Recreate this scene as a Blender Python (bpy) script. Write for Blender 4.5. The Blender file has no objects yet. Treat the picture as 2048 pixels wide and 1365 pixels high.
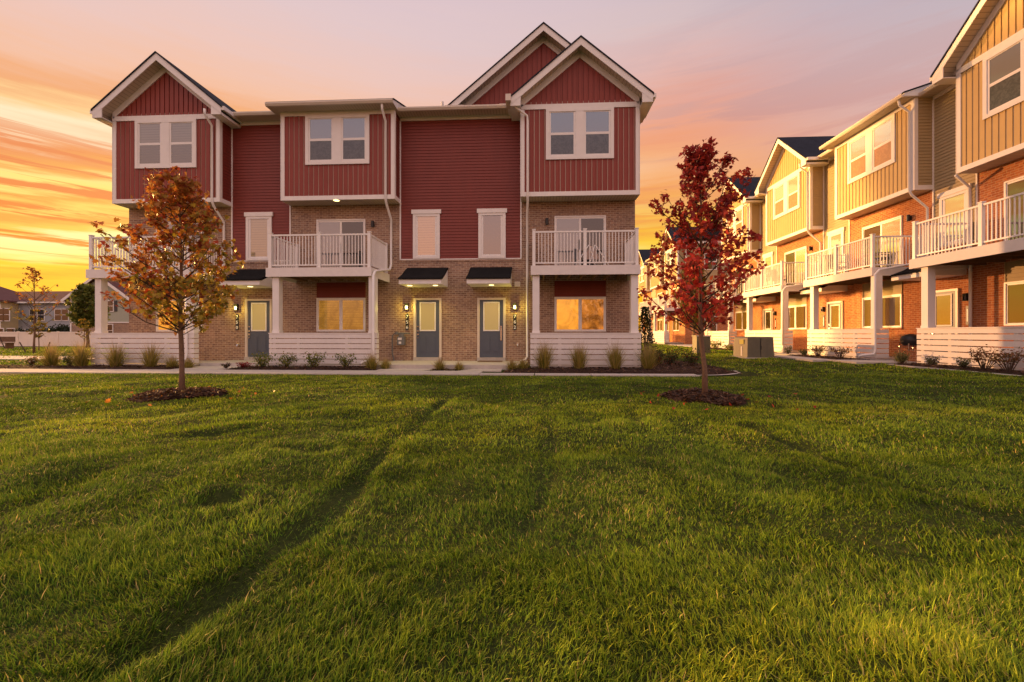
import bpy, math, random
import numpy as np
from mathutils import Vector, Matrix
R = math.radians
random.seed(7); rng = np.random.default_rng(11)
SC = bpy.context.scene
COL = SC.collection

# ------------------------------------------------------------------ camera
H = 1.12                      # eye height above the lawn
F = 856.0                     # focal length in photo pixels (2048 wide)
TH = R(3.08)                  # the camera looks 3 degrees left of the street direction
T = math.tan(TH)
cam = bpy.data.cameras.new('camera'); camo = bpy.data.objects.new('camera', cam); COL.objects.link(camo)
camo.location = (0, 0, H); camo.rotation_euler = (R(90), 0, TH)
cam.sensor_width = 36; cam.lens = 36*F/2048
cam.shift_y = (668-682.5)/2048
cam.clip_start = 0.05; cam.clip_end = 3000
SC.camera = camo

# survey helpers: where a sighted bearing meets a known plane of the site
def uX(px, Y):
    u = (px-1024)/F; return Y*(u-T)/(1+u*T)
def uY(px, X):
    u = (px-1024)/F; return X*(1+u*T)/(u-T)
def gnd(px, py, z=0.0):
    d = (H-z)*F/(py-668); xc = (px-1024)/F*d
    return (xc*math.cos(TH)-d*math.sin(TH), xc*math.sin(TH)+d*math.cos(TH))

# ------------------------------------------------------------------ light
def lin(r, g, b):
    f = lambda c: (c/255/12.92) if c/255 <= .04045 else ((c/255+.055)/1.055)**2.4
    return (f(r), f(g), f(b), 1)
SUN_AZ = R(40)                # sun stands 40 degrees left of +Y, just over the horizon
SUN_EL = R(4.5)
sd = Vector((-math.sin(SUN_AZ)*math.cos(SUN_EL), math.cos(SUN_AZ)*math.cos(SUN_EL), math.sin(SUN_EL)))
sl = bpy.data.lights.new('sun', 'SUN'); sl.energy = 2.7; sl.angle = R(0.6); sl.color = (1.0, .47, .17)
so = bpy.data.objects.new('sun', sl); COL.objects.link(so)
so.rotation_euler = sd.to_track_quat('Z', 'Y').to_euler(); so.location = (0, 0, 30)

w = bpy.data.worlds.new('World'); SC.world = w; w.use_nodes = True
nt = w.node_tree; nt.nodes.clear()
class NT:
    def __init__(s, nt): s.t = nt
    def n(s, typ, **kw):
        x = s.t.nodes.new(typ)
        for k, v in kw.items():
            if k.startswith('in_'):
                key = k[3:]; key = int(key) if key.isdigit() else key
                x.inputs[key].default_value = v
            else: setattr(x, k, v)
        return x
    def l(s, a, b): s.t.links.new(a, b)
    def math(s, op, a, b=None, c=None, clamp=False):
        x = s.t.nodes.new('ShaderNodeMath'); x.operation = op; x.use_clamp = clamp
        for i, v in enumerate((a, b, c)):
            if v is None: continue
            if isinstance(v, (int, float)): x.inputs[i].default_value = v
            else: s.l(v, x.inputs[i])
        return x.outputs[0]
    def ramp(s, fac, stops, interp='LINEAR'):
        x = s.t.nodes.new('ShaderNodeValToRGB'); cr = x.color_ramp; cr.interpolation = interp
        while len(cr.elements) > 1: cr.elements.remove(cr.elements[-1])
        cr.elements[0].position = stops[0][0]; cr.elements[0].color = stops[0][1]
        for p, c in stops[1:]:
            e = cr.elements.new(p); e.color = c
        s.l(fac, x.inputs[0]); return x.outputs[0]
    def mix(s, fac, a, b, typ='MIX'):
        x = s.t.nodes.new('ShaderNodeMix'); x.data_type = 'RGBA'; x.blend_type = typ
        for i, v in ((0, fac), (6, a), (7, b)):
            if isinstance(v, (int, float, tuple)): x.inputs[i].default_value = v
            else: s.l(v, x.inputs[i])
        return x.outputs[2]
    def noise(s, vec, scale, detail=3, rough=.55, dist=0, dim='3D'):
        x = s.t.nodes.new('ShaderNodeTexNoise'); x.inputs['Scale'].default_value = scale
        x.inputs['Detail'].default_value = detail; x.inputs['Roughness'].default_value = rough
        x.inputs['Distortion'].default_value = dist
        if vec is not None: s.l(vec, x.inputs['Vector'])
        return x.outputs[0]
    def comb(s, x, y, z):
        c = s.t.nodes.new('ShaderNodeCombineXYZ')
        for i, v in enumerate((x, y, z)):
            if isinstance(v, (int, float)): c.inputs[i].default_value = v
            else: s.l(v, c.inputs[i])
        return c.outputs[0]
W = NT(nt)
FILL_GLOW = 720.0
SKY, BACK, ZEN = .80, .45, .05
tc = W.n('ShaderNodeTexCoord'); sp = W.n('ShaderNodeSeparateXYZ'); W.l(tc.outputs['Generated'], sp.inputs[0])
dx, dy, dz = sp.outputs
hl = W.math('SQRT', W.math('ADD', W.math('MULTIPLY', dx, dx), W.math('ADD', W.math('MULTIPLY', dy, dy), 1e-6)))
az = W.math('DIVIDE', W.math('ADD', W.math('MULTIPLY', dx, -math.sin(R(42))), W.math('MULTIPLY', dy, math.cos(R(42)))), hl)
def mr(v, a, b):
    x = W.n('ShaderNodeMapRange'); x.interpolation_type = 'SMOOTHSTEP'; W.l(v, x.inputs[0])
    x.inputs[1].default_value = a; x.inputs[2].default_value = b; return x.outputs[0]
f_left = mr(az, .30, 1.0)      # towards the sunset
f_fwd = mr(W.math('DIVIDE', dy, hl), -.30, .38)      # forward half of the sky
zc = W.math('MAXIMUM', dz, 0.0)
S_sun = [(0, lin(255,150,2)), (.05, lin(255,176,4)), (.075, lin(255,196,14)), (.085, lin(254,176,6)), (.105, lin(255,206,30)), (.125, lin(255,240,140)), (.15, lin(255,244,165)), (.163, lin(253,205,80)),
         (.18, lin(247,165,60)), (.195, lin(253,215,100)), (.21, lin(246,165,66)), (.225, lin(255,228,120)), (.24, lin(255,225,130)), (.252, lin(246,170,80)),
         (.275, lin(240,152,88)), (.29, lin(250,205,160)), (.315, lin(255,232,190)), (.34, lin(253,205,140)), (.36, lin(242,170,115)), (.40, lin(243,190,160)),
         (.46, lin(236,196,184)), (.53, lin(226,198,198)), (.62, lin(218,194,202)), (.85, lin(205,185,205)), (1, lin(200,190,210))]
S_mid = [(0, lin(255,186,5)), (.16, lin(255,205,20)), (.18, lin(254,200,40)), (.21, lin(252,186,60)), (.25, lin(249,174,85)), (.30, lin(247,166,100)), (.346, lin(241,157,115)),
         (.38, lin(238,158,124)), (.41, lin(228,154,134)), (.44, lin(226,166,152)), (.48, lin(222,178,172)), (.53, lin(212,188,188)), (.59, lin(204,186,194)), (.8, lin(190,175,205)), (1, lin(190,180,210))]
S_right = [(0, lin(255,186,20)), (.18, lin(250,180,90)), (.25, lin(232,172,152)), (.33, lin(216,176,170)), (.40, lin(202,180,184)), (.5, lin(190,178,190)), (.8, lin(170,165,200)), (1, lin(190,180,210))]
S_back = [(0, lin(190,110,60)), (.06, lin(240,158,110)), (.14, lin(244,180,152)), (.25, lin(228,182,170)), (.45, lin(200,184,194)), (.7, lin(224,196,190)), (1, lin(226,200,188))]
# stretched cloud bands: the height used for the colour is warped by drawn-out noise
wob = W.noise(W.comb(W.math('MULTIPLY', dx, 1.8), W.math('MULTIPLY', dy, 1.8), W.math('MULTIPLY', dz, 14)), 1.6, 5, .6, .3)
fin = W.noise(W.comb(W.math('MULTIPLY', dx, 5), W.math('MULTIPLY', dy, 5), W.math('MULTIPLY', dz, 70)), 1.3, 5, .65, .3)
v1 = W.comb(W.math('MULTIPLY', dx, 1.5), W.math('MULTIPLY', dy, 1.5), W.math('MULTIPLY', dz, 15))
n1 = W.noise(v1, 1.2, 6, .62, .35)
tilt = W.math('MULTIPLY', mr(W.math('DIVIDE', dx, hl), -.80, -.62), -.035)
zw = W.math('ADD', zc, W.math('ADD', tilt, W.math('ADD', W.math('MULTIPLY', W.math('SUBTRACT', wob, .5), .040), W.math('MULTIPLY', W.math('SUBTRACT', fin, .5), .048))))
zw = W.math('MAXIMUM', zw, 0.0)
c_sun = W.ramp(zw, S_sun); c_mid = W.ramp(zw, S_mid); c_right = W.ramp(zw, S_right); c_back = W.ramp(zc, S_back)
stk = W.noise(W.comb(W.math('MULTIPLY', dx, 3), W.math('MULTIPLY', dy, 3), W.math('MULTIPLY', dz, 60)), 1.0, 6, .66, .5)
c_sun = W.mix(W.math('MULTIPLY', mr(stk, .50, .58), W.math('MULTIPLY', mr(zc, .07, .14), mr(zc, .36, .26))), c_sun, W.mix(mr(zc, .1, .35), lin(248,136,20), lin(232,138,86)))
band = mr(n1, .47, .60)
lowz = mr(zc, .60, .40)
midc = mr(zc, .14, .30)
cl_m = W.ramp(zc, [(0, lin(240,150,30)), (.2, lin(244,158,70)), (.3, lin(234,146,98)), (.38, lin(204,138,128)), (.46, lin(204,158,154)), (.6, lin(188,168,180)), (1, lin(180,170,200))])
c_mid = W.mix(W.math('MULTIPLY', W.math('MULTIPLY', band, W.math('ADD', W.math('MULTIPLY', lowz, .55), .2)), midc), c_mid, cl_m)
c_right = W.mix(W.math('MULTIPLY', band, W.math('MULTIPLY', lowz, .35)), c_right, cl_m)
f_right = W.math('MULTIPLY', mr(W.math('DIVIDE', dx, hl), .25, .72), mr(zc, .2, .36))
c_mid = W.mix(f_right, c_mid, c_right)
csky = W.mix(f_left, c_mid, c_sun)
csky = W.mix(f_fwd, c_back, csky)
below = W.math('LESS_THAN', dz, -.02)
csky = W.mix(below, csky, (.05, .05, .02, 1))
# added bright lobe in the unseen sky at left, lighting lawn and tan row
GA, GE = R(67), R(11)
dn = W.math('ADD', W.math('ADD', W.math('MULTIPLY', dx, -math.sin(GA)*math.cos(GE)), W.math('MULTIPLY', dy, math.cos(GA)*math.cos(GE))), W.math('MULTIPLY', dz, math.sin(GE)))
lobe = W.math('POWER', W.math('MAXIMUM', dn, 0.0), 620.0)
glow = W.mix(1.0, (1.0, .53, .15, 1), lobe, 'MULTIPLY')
glow = W.mix(1.0, glow, (FILL_GLOW, FILL_GLOW, FILL_GLOW, 1), 'MULTIPLY')
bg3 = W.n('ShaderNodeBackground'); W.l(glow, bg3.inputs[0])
bg = W.n('ShaderNodeBackground'); W.l(csky, bg.inputs[0]); 
# extra gain added to the unseen sky behind and overhead, to fill facade and lawn
gain = W.math('ADD', W.math('MULTIPLY', W.math('SUBTRACT', 1.0, f_fwd), BACK), W.math('MULTIPLY', mr(zc, .64, .86), ZEN))
W.l(W.math('ADD', gain, SKY), bg.inputs[1])
st = W.n('ShaderNodeTexSky'); st.sky_type = 'NISHITA'; st.sun_disc = False; st.sun_elevation = SUN_EL; st.sun_rotation = -SUN_AZ
bg2 = W.n('ShaderNodeBackground'); W.l(st.outputs[0], bg2.inputs[0]); bg2.inputs[1].default_value = .008
ad = W.n('ShaderNodeAddShader'); W.l(bg.outputs[0], ad.inputs[0]); W.l(bg2.outputs[0], ad.inputs[1])
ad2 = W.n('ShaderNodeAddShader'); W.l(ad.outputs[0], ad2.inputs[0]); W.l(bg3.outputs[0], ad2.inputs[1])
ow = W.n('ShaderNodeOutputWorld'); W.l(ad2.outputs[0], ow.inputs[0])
SC.view_settings.view_transform = 'Standard'; SC.view_settings.look = 'None'
SC.view_settings.exposure = 0.32; SC.view_settings.gamma = 1
SC.cycles.max_bounces = 6; SC.cycles.transparent_max_bounces = 8
SC.cycles.use_denoising = True

# ------------------------------------------------------------------ materials
def newmat(name):
    m = bpy.data.materials.new(name); m.use_nodes = True
    t = m.node_tree; t.nodes.clear(); N = NT(t)
    out = N.n('ShaderNodeOutputMaterial'); p = N.n('ShaderNodeBsdfPrincipled')
    N.l(p.outputs[0], out.inputs[0]); return m, N, p, out
def objv(N):
    tc = N.n('ShaderNodeTexCoord'); return tc.outputs['Object']
def simple(name, col, rough=.6, var=.12, vs=6, bump=0.0, metal=0, spec=.4, bs=40):
    m, N, p, out = newmat(name); v = objv(N)
    n = N.noise(v, vs, 4, .6)
    mp = N.n('ShaderNodeMapping'); mp.inputs['Scale'].default_value = (2.2, 2.2, .28); N.l(v, mp.inputs['Vector'])
    n0 = N.noise(mp.outputs[0], 1.4, 4, .65)
    c = tuple(col[:3])
    f = N.math('ADD', N.math('MULTIPLY', n, .6), N.math('MULTIPLY', n0, .4))
    cc = N.ramp(f, [(.3, tuple(x*(1-var) for x in c)+(1,)), (.7, tuple(min(1, x*(1+var)) for x in c)+(1,))])
    N.l(cc, p.inputs['Base Color']); p.inputs['Roughness'].default_value = rough
    p.inputs['Metallic'].default_value = metal; p.inputs['Specular IOR Level'].default_value = spec
    if bump:
        b = N.n('ShaderNodeBump'); b.inputs['Distance'].default_value = bump; b.inputs['Strength'].default_value = .8
        N.l(N.noise(v, bs, 4, .6), b.inputs['Height']); N.l(b.outputs[0], p.inputs['Normal'])
    return m
def brick(name, c1, c2, mortar, tint):
    m, N, p, out = newmat(name); v = objv(N)
    s = N.n('ShaderNodeSeparateXYZ'); N.l(v, s.inputs[0])
    u = N.math('ADD', s.outputs[0], s.outputs[1])
    vec = N.comb(u, s.outputs[2], 0.0)
    b = N.n('ShaderNodeTexBrick'); N.l(vec, b.inputs['Vector'])
    b.inputs['Color1'].default_value = c1+(1,); b.inputs['Color2'].default_value = c2+(1,); b.inputs['Mortar'].default_value = mortar+(1,)
    b.inputs['Scale'].default_value = 1; b.inputs['Brick Width'].default_value = .205; b.inputs['Row Height'].default_value = .0685
    b.inputs['Mortar Size'].default_value = .0075; b.inputs['Mortar Smooth'].default_value = .3; b.inputs['Bias'].default_value = -.1
    # each brick its own tone
    cell = N.comb(N.math('FLOOR', N.math('DIVIDE', u, .205/2)), N.math('FLOOR', N.math('DIVIDE', s.outputs[2], .0685)), 0.0)
    wn = N.n('ShaderNodeTexWhiteNoise'); N.l(cell, wn.inputs['Vector'])
    col = N.mix(N.math('MULTIPLY', N.math('SUBTRACT', 1.0, b.outputs['Fac']), N.math('MULTIPLY', N.math('POWER', wn.outputs[0], 1.3), .80)), b.outputs['Color'], tint+(1,))
    big = N.noise(vec, .7, 4, .6)
    col = N.mix(1.0, col, N.ramp(big, [(.3, (.82, .80, .80, 1)), (.7, (1.12, 1.1, 1.08, 1))]), 'MULTIPLY')
    fine = N.noise(vec, 60, 3, .7)
    col = N.mix(1.0, col, N.ramp(fine, [(.3, (.85, .85, .85, 1)), (.7, (1.1, 1.1, 1.1, 1))]), 'MULTIPLY')
    N.l(col, p.inputs['Base Color']); p.inputs['Roughness'].default_value = .88; p.inputs['Specular IOR Level'].default_value = .25
    bp = N.n('ShaderNodeBump'); bp.inputs['Distance'].default_value = .01; bp.inputs['Strength'].default_value = .7
    h = N.math('ADD', N.math('SUBTRACT', 1.0, b.outputs['Fac']), N.math('MULTIPLY', fine, .4))
    N.l(h, bp.inputs['Height']); N.l(bp.outputs[0], p.inputs['Normal'])
    return m
def glass(name, back, refl=.45, emit=None, es=1.0, blinds=0, mottled=0, rough=.02, wav=.0):
    """a pane: sky reflection over what stands right behind it (blind, curtain, dark room or lit room) or a painted reflection"""
    m, N, p, out = newmat(name); v = objv(N)
    s = N.n('ShaderNodeSeparateXYZ'); N.l(v, s.inputs[0])
    base = back+(1,)
    bc = N.n('ShaderNodeRGB'); bc.outputs[0].default_value = base; c = bc.outputs[0]
    if blinds:
        fr = N.math('FRACT', N.math('DIVIDE', s.outputs[2], .09))
        c = N.mix(N.math('LESS_THAN', fr, .16), c, tuple(x*.62 for x in back)+(1,))
    if mottled:
        nn = N.noise(v, 9, 5, .65, .8)
        c = N.mix(N.ramp(nn, [(.42, (0, 0, 0, 1)), (.58, (1, 1, 1, 1))]), c, tuple(x*mottled for x in back)+(1,))
    df = N.n('ShaderNodeBsdfDiffuse'); N.l(c, df.inputs[0])
    gl = N.n('ShaderNodeBsdfGlossy'); gl.inputs['Roughness'].default_value = rough; gl.inputs[0].default_value = (.95, .95, .95, 1)
    bp = N.n('ShaderNodeBump'); bp.inputs['Distance'].default_value = .004; bp.inputs['Strength'].default_value = .35
    N.l(N.noise(v, 1.6, 2), bp.inputs['Height']); N.l(bp.outputs[0], gl.inputs['Normal'])
    mx = N.n('ShaderNodeMixShader'); lw = N.n('ShaderNodeLayerWeight'); lw.inputs[0].default_value = .25
    f = N.math('ADD', N.math('MULTIPLY', lw.outputs['Fresnel'], .5), refl, clamp=True)
    N.l(f, mx.inputs[0]); N.l(df.outputs[0], mx.inputs[1]); N.l(gl.outputs[0], mx.inputs[2])
    last = mx.outputs[0]
    if emit:
        em = N.n('ShaderNodeEmission'); em.inputs[1].default_value = es
        ec = N.n('ShaderNodeRGB'); ec.outputs[0].default_value = emit+(1,); e = ec.outputs[0]
        if mottled:  # blotches painted into the emission stand for reflected branches
            nn = N.noise(v, 2.2, 5, .65, .8)
            e = N.mix(N.ramp(nn, [(.40, (0, 0, 0, 1)), (.62, (1, 1, 1, 1))]), e, tuple(x*mottled for x in emit)+(1,))
        if blinds:
            fr = N.math('FRACT', N.math('DIVIDE', s.outputs[2], .09))
            e = N.mix(N.math('LESS_THAN', fr, .16), e, tuple(x*.6 for x in emit)+(1,))
        N.l(e, em.inputs[0]); a = N.n('ShaderNodeAddShader'); N.l(last, a.inputs[0]); N.l(em.outputs[0], a.inputs[1]); last = a.outputs[0]
    N.l(last, out.inputs[0]); t = N.t; t.nodes.remove(p)
    return m
def emis(name, col, s):
    m, N, p, out = newmat(name); N.t.nodes.remove(p)
    e = N.n('ShaderNodeEmission'); e.inputs[0].default_value = col+(1,); e.inputs[1].default_value = s
    N.l(e.outputs[0], out.inputs[0]); return m
def leafmat(name, rough=.55, transl=.35, spec=.25):
    m, N, p, out = newmat(name)
    a = N.n('ShaderNodeAttribute'); a.attribute_name = 'Col'
    N.l(a.outputs['Color'], p.inputs['Base Color']); p.inputs['Roughness'].default_value = rough
    p.inputs['Specular IOR Level'].default_value = spec
    tr = N.n('ShaderNodeBsdfTranslucent'); N.l(a.outputs['Color'], tr.inputs[0])
    mx = N.n('ShaderNodeMixShader'); mx.inputs[0].default_value = transl
    N.l(p.outputs[0], mx.inputs[1]); N.l(tr.outputs[0], mx.inputs[2]); N.l(mx.outputs[0], out.inputs[0])
    return m
M = {}
M['brick_tan'] = brick('tan_brick', (.43, .28, .19), (.31, .195, .13), (.56, .47, .38), (.20, .115, .09))
M['brick_red'] = brick('red_brick', (.58, .23, .09), (.47, .17, .065), (.60, .40, .25), (.34, .10, .045))
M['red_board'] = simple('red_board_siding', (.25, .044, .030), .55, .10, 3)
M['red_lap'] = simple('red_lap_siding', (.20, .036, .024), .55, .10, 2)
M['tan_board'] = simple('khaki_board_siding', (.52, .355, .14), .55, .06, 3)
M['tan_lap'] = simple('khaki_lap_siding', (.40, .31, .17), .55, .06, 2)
M['white'] = simple('white_trim', (.78, .75, .73), .45, .05, 5)
M['vinyl'] = simple('white_vinyl_frame', (.80, .78, .76), .35, .03, 5)
M['gutter'] = simple('beige_gutter_metal', (.66, .58, .50), .35, .05, 4)
m, N, p, out = newmat('beige_vented_soffit'); v = objv(N); s_ = N.n('ShaderNodeSeparateXYZ'); N.l(v, s_.inputs[0])
fr = N.math('FRACT', N.math('DIVIDE', s_.outputs[0], .105))
N.l(N.mix(N.math('LESS_THAN', fr, .14), (.58, .50, .40, 1), (.34, .28, .21, 1)), p.inputs['Base Color']); p.inputs['Roughness'].default_value = .6
M['soffit'] = m
M['shingle'] = simple('dark_roof_shingles', (.026, .029, .040), .95, .45, 26, .01, spec=.1, bs=30)
M['wood_brown'] = simple('brown_joist_wood', (.16, .09, .05), .8, .3, 8, .004)
M['pvc'] = simple('white_painted_boards', (.74, .70, .68), .5, .06, 7, .001)
M['concrete'] = simple('pale_concrete', (.46, .42, .38), .9, .16, 7, .004, bs=60)
M['door'] = simple('slate_blue_door_paint', (.085, .105, .15), .4, .06, 5)
M['black'] = simple('black_metal', (.02, .02, .022), .4, .1, 10)
M['steel'] = simple('brushed_nickel', (.6, .58, .55), .25, .05, 10, metal=1)
M['grey_paint'] = simple('grey_meter_paint', (.16, .165, .17), .45, .1, 10)
M['box_green'] = simple('grey_green_cabinet_paint', (.13, .125, .09), .5, .18, 5, .002)
M['g_blind'] = glass('glass_over_pale_blind', (.20, .18, .145), .14, blinds=1)
M['g_blind_l'] = glass('glass_over_lowered_blind', (.11, .09, .065), .14, blinds=1)
M['g_sky'] = glass('glass_over_grey_shade', (.085, .10, .12), .20)
M['g_screen'] = glass('glass_behind_insect_screen', (.035, .035, .034), .07, mottled=2.0, rough=.15)
M['g_dark'] = glass('glass_over_dark_room', (.015, .016, .018), .10)
M['g_room'] = glass('glass_over_curtained_room', (.06, .04, .025), .18)
M['g_trees'] = glass('door_glass_painted_trees', (.10, .07, .03), .34, mottled=.4)  # blotches painted in place of reflected trees
M['g_amber'] = glass('glass_over_lamplit_blind', (.08, .05, .02), .10, (.56, .24, .03), .52, mottled=.6, blinds=1)
M['g_orange'] = glass('glass_over_bright_lamplit_room', (.12, .06, .02), .10, (.98, .36, .03), .85, mottled=.62)
M['g_orange_dim'] = glass('glass_over_half_lit_room', (.06, .03, .015), .14, (.70, .22, .025), .70, mottled=.25)
M['g_door'] = glass('frosted_glass_lit_from_within', (.16, .12, .06), .12, (.36, .24, .07), .65, rough=.25)
M['g_peach'] = glass('glass_peach_painted_reflection', (.20, .11, .07), .22, (.50, .22, .10), .30, blinds=1)  # orange reflection painted into the pane colour and emission
M['mulch'] = simple('dark_bark_mulch', (.045, .025, .018), .95, .6, 30, .03, spec=.1, bs=45)
M['bark'] = simple('young_maple_bark', (.17, .10, .065), .9, .35, 30, .006, bs=60)
M['bark_far'] = simple('dark_branch_bark', (.07, .045, .03), .9, .3, 30)
M['canopy'] = simple('black_canopy_shingles', (.016, .016, .017), .95, .5, 30, .01, spec=.05, bs=30)
M['leaf'] = leafmat('leaves', .5, .35)
M['blade'] = leafmat('grass_blades', .6, .28, .12)

# ------------------------------------------------------------------ object helpers
def link(o, parent=None):
    COL.objects.link(o)
    if parent: o.parent = parent
    return o
def tag(o, label=None, cat=None, group=None, kind=None):
    if label: o['label'] = label
    if cat: o['category'] = cat
    if group: o['group'] = group
    if kind: o['kind'] = kind
    return o
def empty(name, loc=(0, 0, 0), rz=0):
    o = bpy.data.objects.new(name, None); o.location = loc; o.rotation_euler = (0, 0, rz); o.empty_display_size = .3
    COL.objects.link(o); return o
class MB:
    """collects shapes in facade coordinates: s along the wall, d out of the wall, z up"""
    def __init__(s): s.v = []; s.f = []
    def quad(s, *p):
        n = len(s.v); s.v += [tuple(q) for q in p]; s.f.append(tuple(range(n, n+len(p)))); return s
    def box(s, s0, s1, d0, d1, z0, z1):
        n = len(s.v)
        s.v += [(a, -b, c) for c in (z0, z1) for a, b in ((s0, d0), (s1, d0), (s1, d1), (s0, d1))]
        s.f += [(n, n+1, n+2, n+3), (n+4, n+7, n+6, n+5), (n, n+4, n+5, n+1), (n+1, n+5, n+6, n+2), (n+2, n+6, n+7, n+3), (n+3, n+7, n+4, n)]
        return s
    def ext_d(s, pts, d0, d1):            # polygon in (s, z) pushed along d
        n = len(s.v); k = len(pts)
        s.v += [(a, -d0, c) for a, c in pts] + [(a, -d1, c) for a, c in pts]
        s.f.append(tuple(range(n, n+k))); s.f.append(tuple(range(n+2*k-1, n+k-1, -1)))
        for i in range(k): j = (i+1) % k; s.f.append((n+i, n+k+i, n+k+j, n+j))
        return s
    def ext_s(s, pts, s0, s1):            # polygon in (d, z) pushed along s
        n = len(s.v); k = len(pts)
        s.v += [(s0, -a, c) for a, c in pts] + [(s1, -a, c) for a, c in pts]
        s.f.append(tuple(range(n, n+k))); s.f.append(tuple(range(n+2*k-1, n+k-1, -1)))
        for i in range(k): j = (i+1) % k; s.f.append((n+i, n+k+i, n+k+j, n+j))
        return s
    def tube(s, pts, r, n=8, cap=True, world=False):
        P = [Vector((p[0], p[1] if world else -p[1], p[2])) for p in pts]; base = len(s.v); k = len(P)
        rr = r if isinstance(r, (list, tuple)) else [r]*k
        up = None
        for i, p in enumerate(P):
            t = (P[min(i+1, k-1)]-P[max(i-1, 0)]).normalized()
            if up is None:
                up = Vector((1, 0, 0)) if abs(t.x) < .8 else Vector((0, 1, 0))
            up = (up-t*up.dot(t)).normalized(); sd_ = t.cross(up)
            for j in range(n):
                a = 2*math.pi*(j+.5)/n; q = p+(up*math.cos(a)+sd_*math.sin(a))*rr[i]; s.v.append(tuple(q))
        for i in range(k-1):
            for j in range(n):
                a = base+i*n+j; b = base+i*n+(j+1) % n; s.f.append((a, b, b+n, a+n))
        if cap:
            s.f.append(tuple(base+j for j in range(n-1, -1, -1))); s.f.append(tuple(base+(k-1)*n+j for j in range(n)))
        return s
    def cyl(s, c, r, z0, z1, n=20, r2=None):
        b = len(s.v); r2 = r if r2 is None else r2
        for z, q in ((z0, r), (z1, r2)):
            s.v += [(c[0]+q*math.cos(2*math.pi*i/n), -c[1]+q*math.sin(2*math.pi*i/n), z) for i in range(n)]
        s.f.append(tuple(range(b+n-1, b-1, -1))); s.f.append(tuple(range(b+n, b+2*n)))
        for i in range(n): j = (i+1) % n; s.f.append((b+i, b+j, b+n+j, b+n+i))
        return s
    def lap(s, O, U, N, wd, z0, z1, pitch=.108, pr=.017):
        k = max(1, round((z1-z0)/pitch)); h = (z1-z0)/k
        def P(u, n, z): return (O[0]+U[0]*u+N[0]*n, -(O[1]+U[1]*u+N[1]*n), z)
        for i in range(k):
            a = z0+i*h; b = a+h
            s.quad(P(0, pr, a), P(wd, pr, a), P(wd, 0, b), P(0, 0, b))
            s.quad(P(0, 0, a), P(wd, 0, a), P(wd, pr, a), P(0, pr, a))
        return s
    def batten(s, O, U, N, wd, z0, ztop, pitch=.178):
        def P(u, n, z): return (O[0]+U[0]*u+N[0]*n, -(O[1]+U[1]*u+N[1]*n), z)
        prof = [(0, .0), (.118, .0), (.121, .014), (.154, .014), (.155, -.022), (.177, -.022)]
        pts = []; k = math.ceil(wd/pitch)
        for i in range(k):
            for a, n in prof:
                u = i*pitch+a
                if u < wd: pts.append((u, n))
        pts.append((wd, 0.0)); top = ztop if callable(ztop) else (lambda u: ztop)
        if callable(ztop):
            pts.append((wd/2, .0)); pts.sort()
        for (u0, n0), (u1, n1) in zip(pts, pts[1:]):
            if top(u0) <= z0 and top(u1) <= z0: continue
            s.quad(P(u0, n0, z0), P(u1, n1, z0), P(u1, n1, max(z0, top(u1))), P(u0, n0, max(z0, top(u0))))
        return s
    def build(s, name, mat, parent=None, smooth=False, label=None):
        me = bpy.data.meshes.new(name); me.from_pydata(s.v, [], s.f); me.materials.append(M[mat] if isinstance(mat, str) else mat)
        if smooth: me.polygons.foreach_set('use_smooth', [True]*len(me.polygons))
        me.update(); o = bpy.data.objects.new(name, me); link(o, parent)
        if label: o['label'] = label
        return o
# ------------------------------------------------------------------ building parts
def framed(root, s0, s1, z0, z1, cols, rows, mats, d=0.0, name='window', cas=.11, casmat='white', depth=.045, head=False, label=None):
    """casing + sashes as one frame, every pane a sub-part. cols/rows are the clear openings; mats[row][col]"""
    b = MB(); dc = d+depth; ds = d+depth*.55
    b.box(s0, s0+cas, d, dc, z0, z1); b.box(s1-cas, s1, d, dc, z0, z1)
    b.box(s0+cas, s1-cas, d, dc, z0, z0+cas*.9); b.box(s0+cas, s1-cas, d, dc, z1-cas*.9, z1)
    zi0, zi1 = z0+cas*.9, z1-cas*.9; x = s0+cas
    for c0, c1 in cols:
        b.box(x, c0, d, ds, zi0, zi1); x = c1
        z = zi0
        for r0, r1 in rows:
            b.box(c0, c1, d, ds-.002, z, r0); z = r1
        b.box(c0, c1, d, ds-.002, z, zi1)
    b.box(x, s1-cas, d, ds, zi0, zi1)
    if len(cols) == 2 and cols[1][0]-cols[0][1] > .25:      # flat board between twin sashes
        m0, m1 = cols[0][1]+.07, cols[1][0]-.07; b.box(m0, m1, ds, dc-.004, zi0, zi1)
    if head:
        b.box(s0-.05, s1+.05, d, dc+.02, z1, z1+.15)
    o = b.build(name, casmat, root, label=label)
    for i, (r0, r1) in enumerate(rows):
        for j, (c0, c1) in enumerate(cols):
            p = MB(); p.box(c0-.002, c1+.002, d+.011, d+.016, r0-.002, r1+.002); p.build('pane', mats[i][j], o)
    return o
def bay_window(root, c, mats, d, W_=2.3):
    s0, s1 = c-W_/2, c+W_/2
    return framed(root, s0, s1, 7.07, 8.80, [(s0+.17, s0+.17+.77), (s1-.17-.77, s1-.17)], [(7.245, 7.905), (7.99, 8.67)], [mats[0:2], mats[2:4]], d, label='twin sash window on the top floor')
def narrow_window(root, c, mat, d=.0):
    s0, s1 = c-.49, c+.49
    return framed(root, s0, s1, 3.83, 5.45, [(s0+.175, s1-.175)], [(3.97, 5.36)], [[mat]], d, head=True, cas=.10, label='tall narrow single window')
def low_window(root, s0, s1, m1, m2, d=0.0):
    mid = (s0+s1)/2
    return framed(root, s0, s1, 1.20, 2.43, [(s0+.08, mid-.06), (mid+.06, s1-.08)], [(1.27, 2.34)], [[m1, m2]], d, cas=.045, casmat='vinyl', label='wide slider window on the ground floor')
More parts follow.
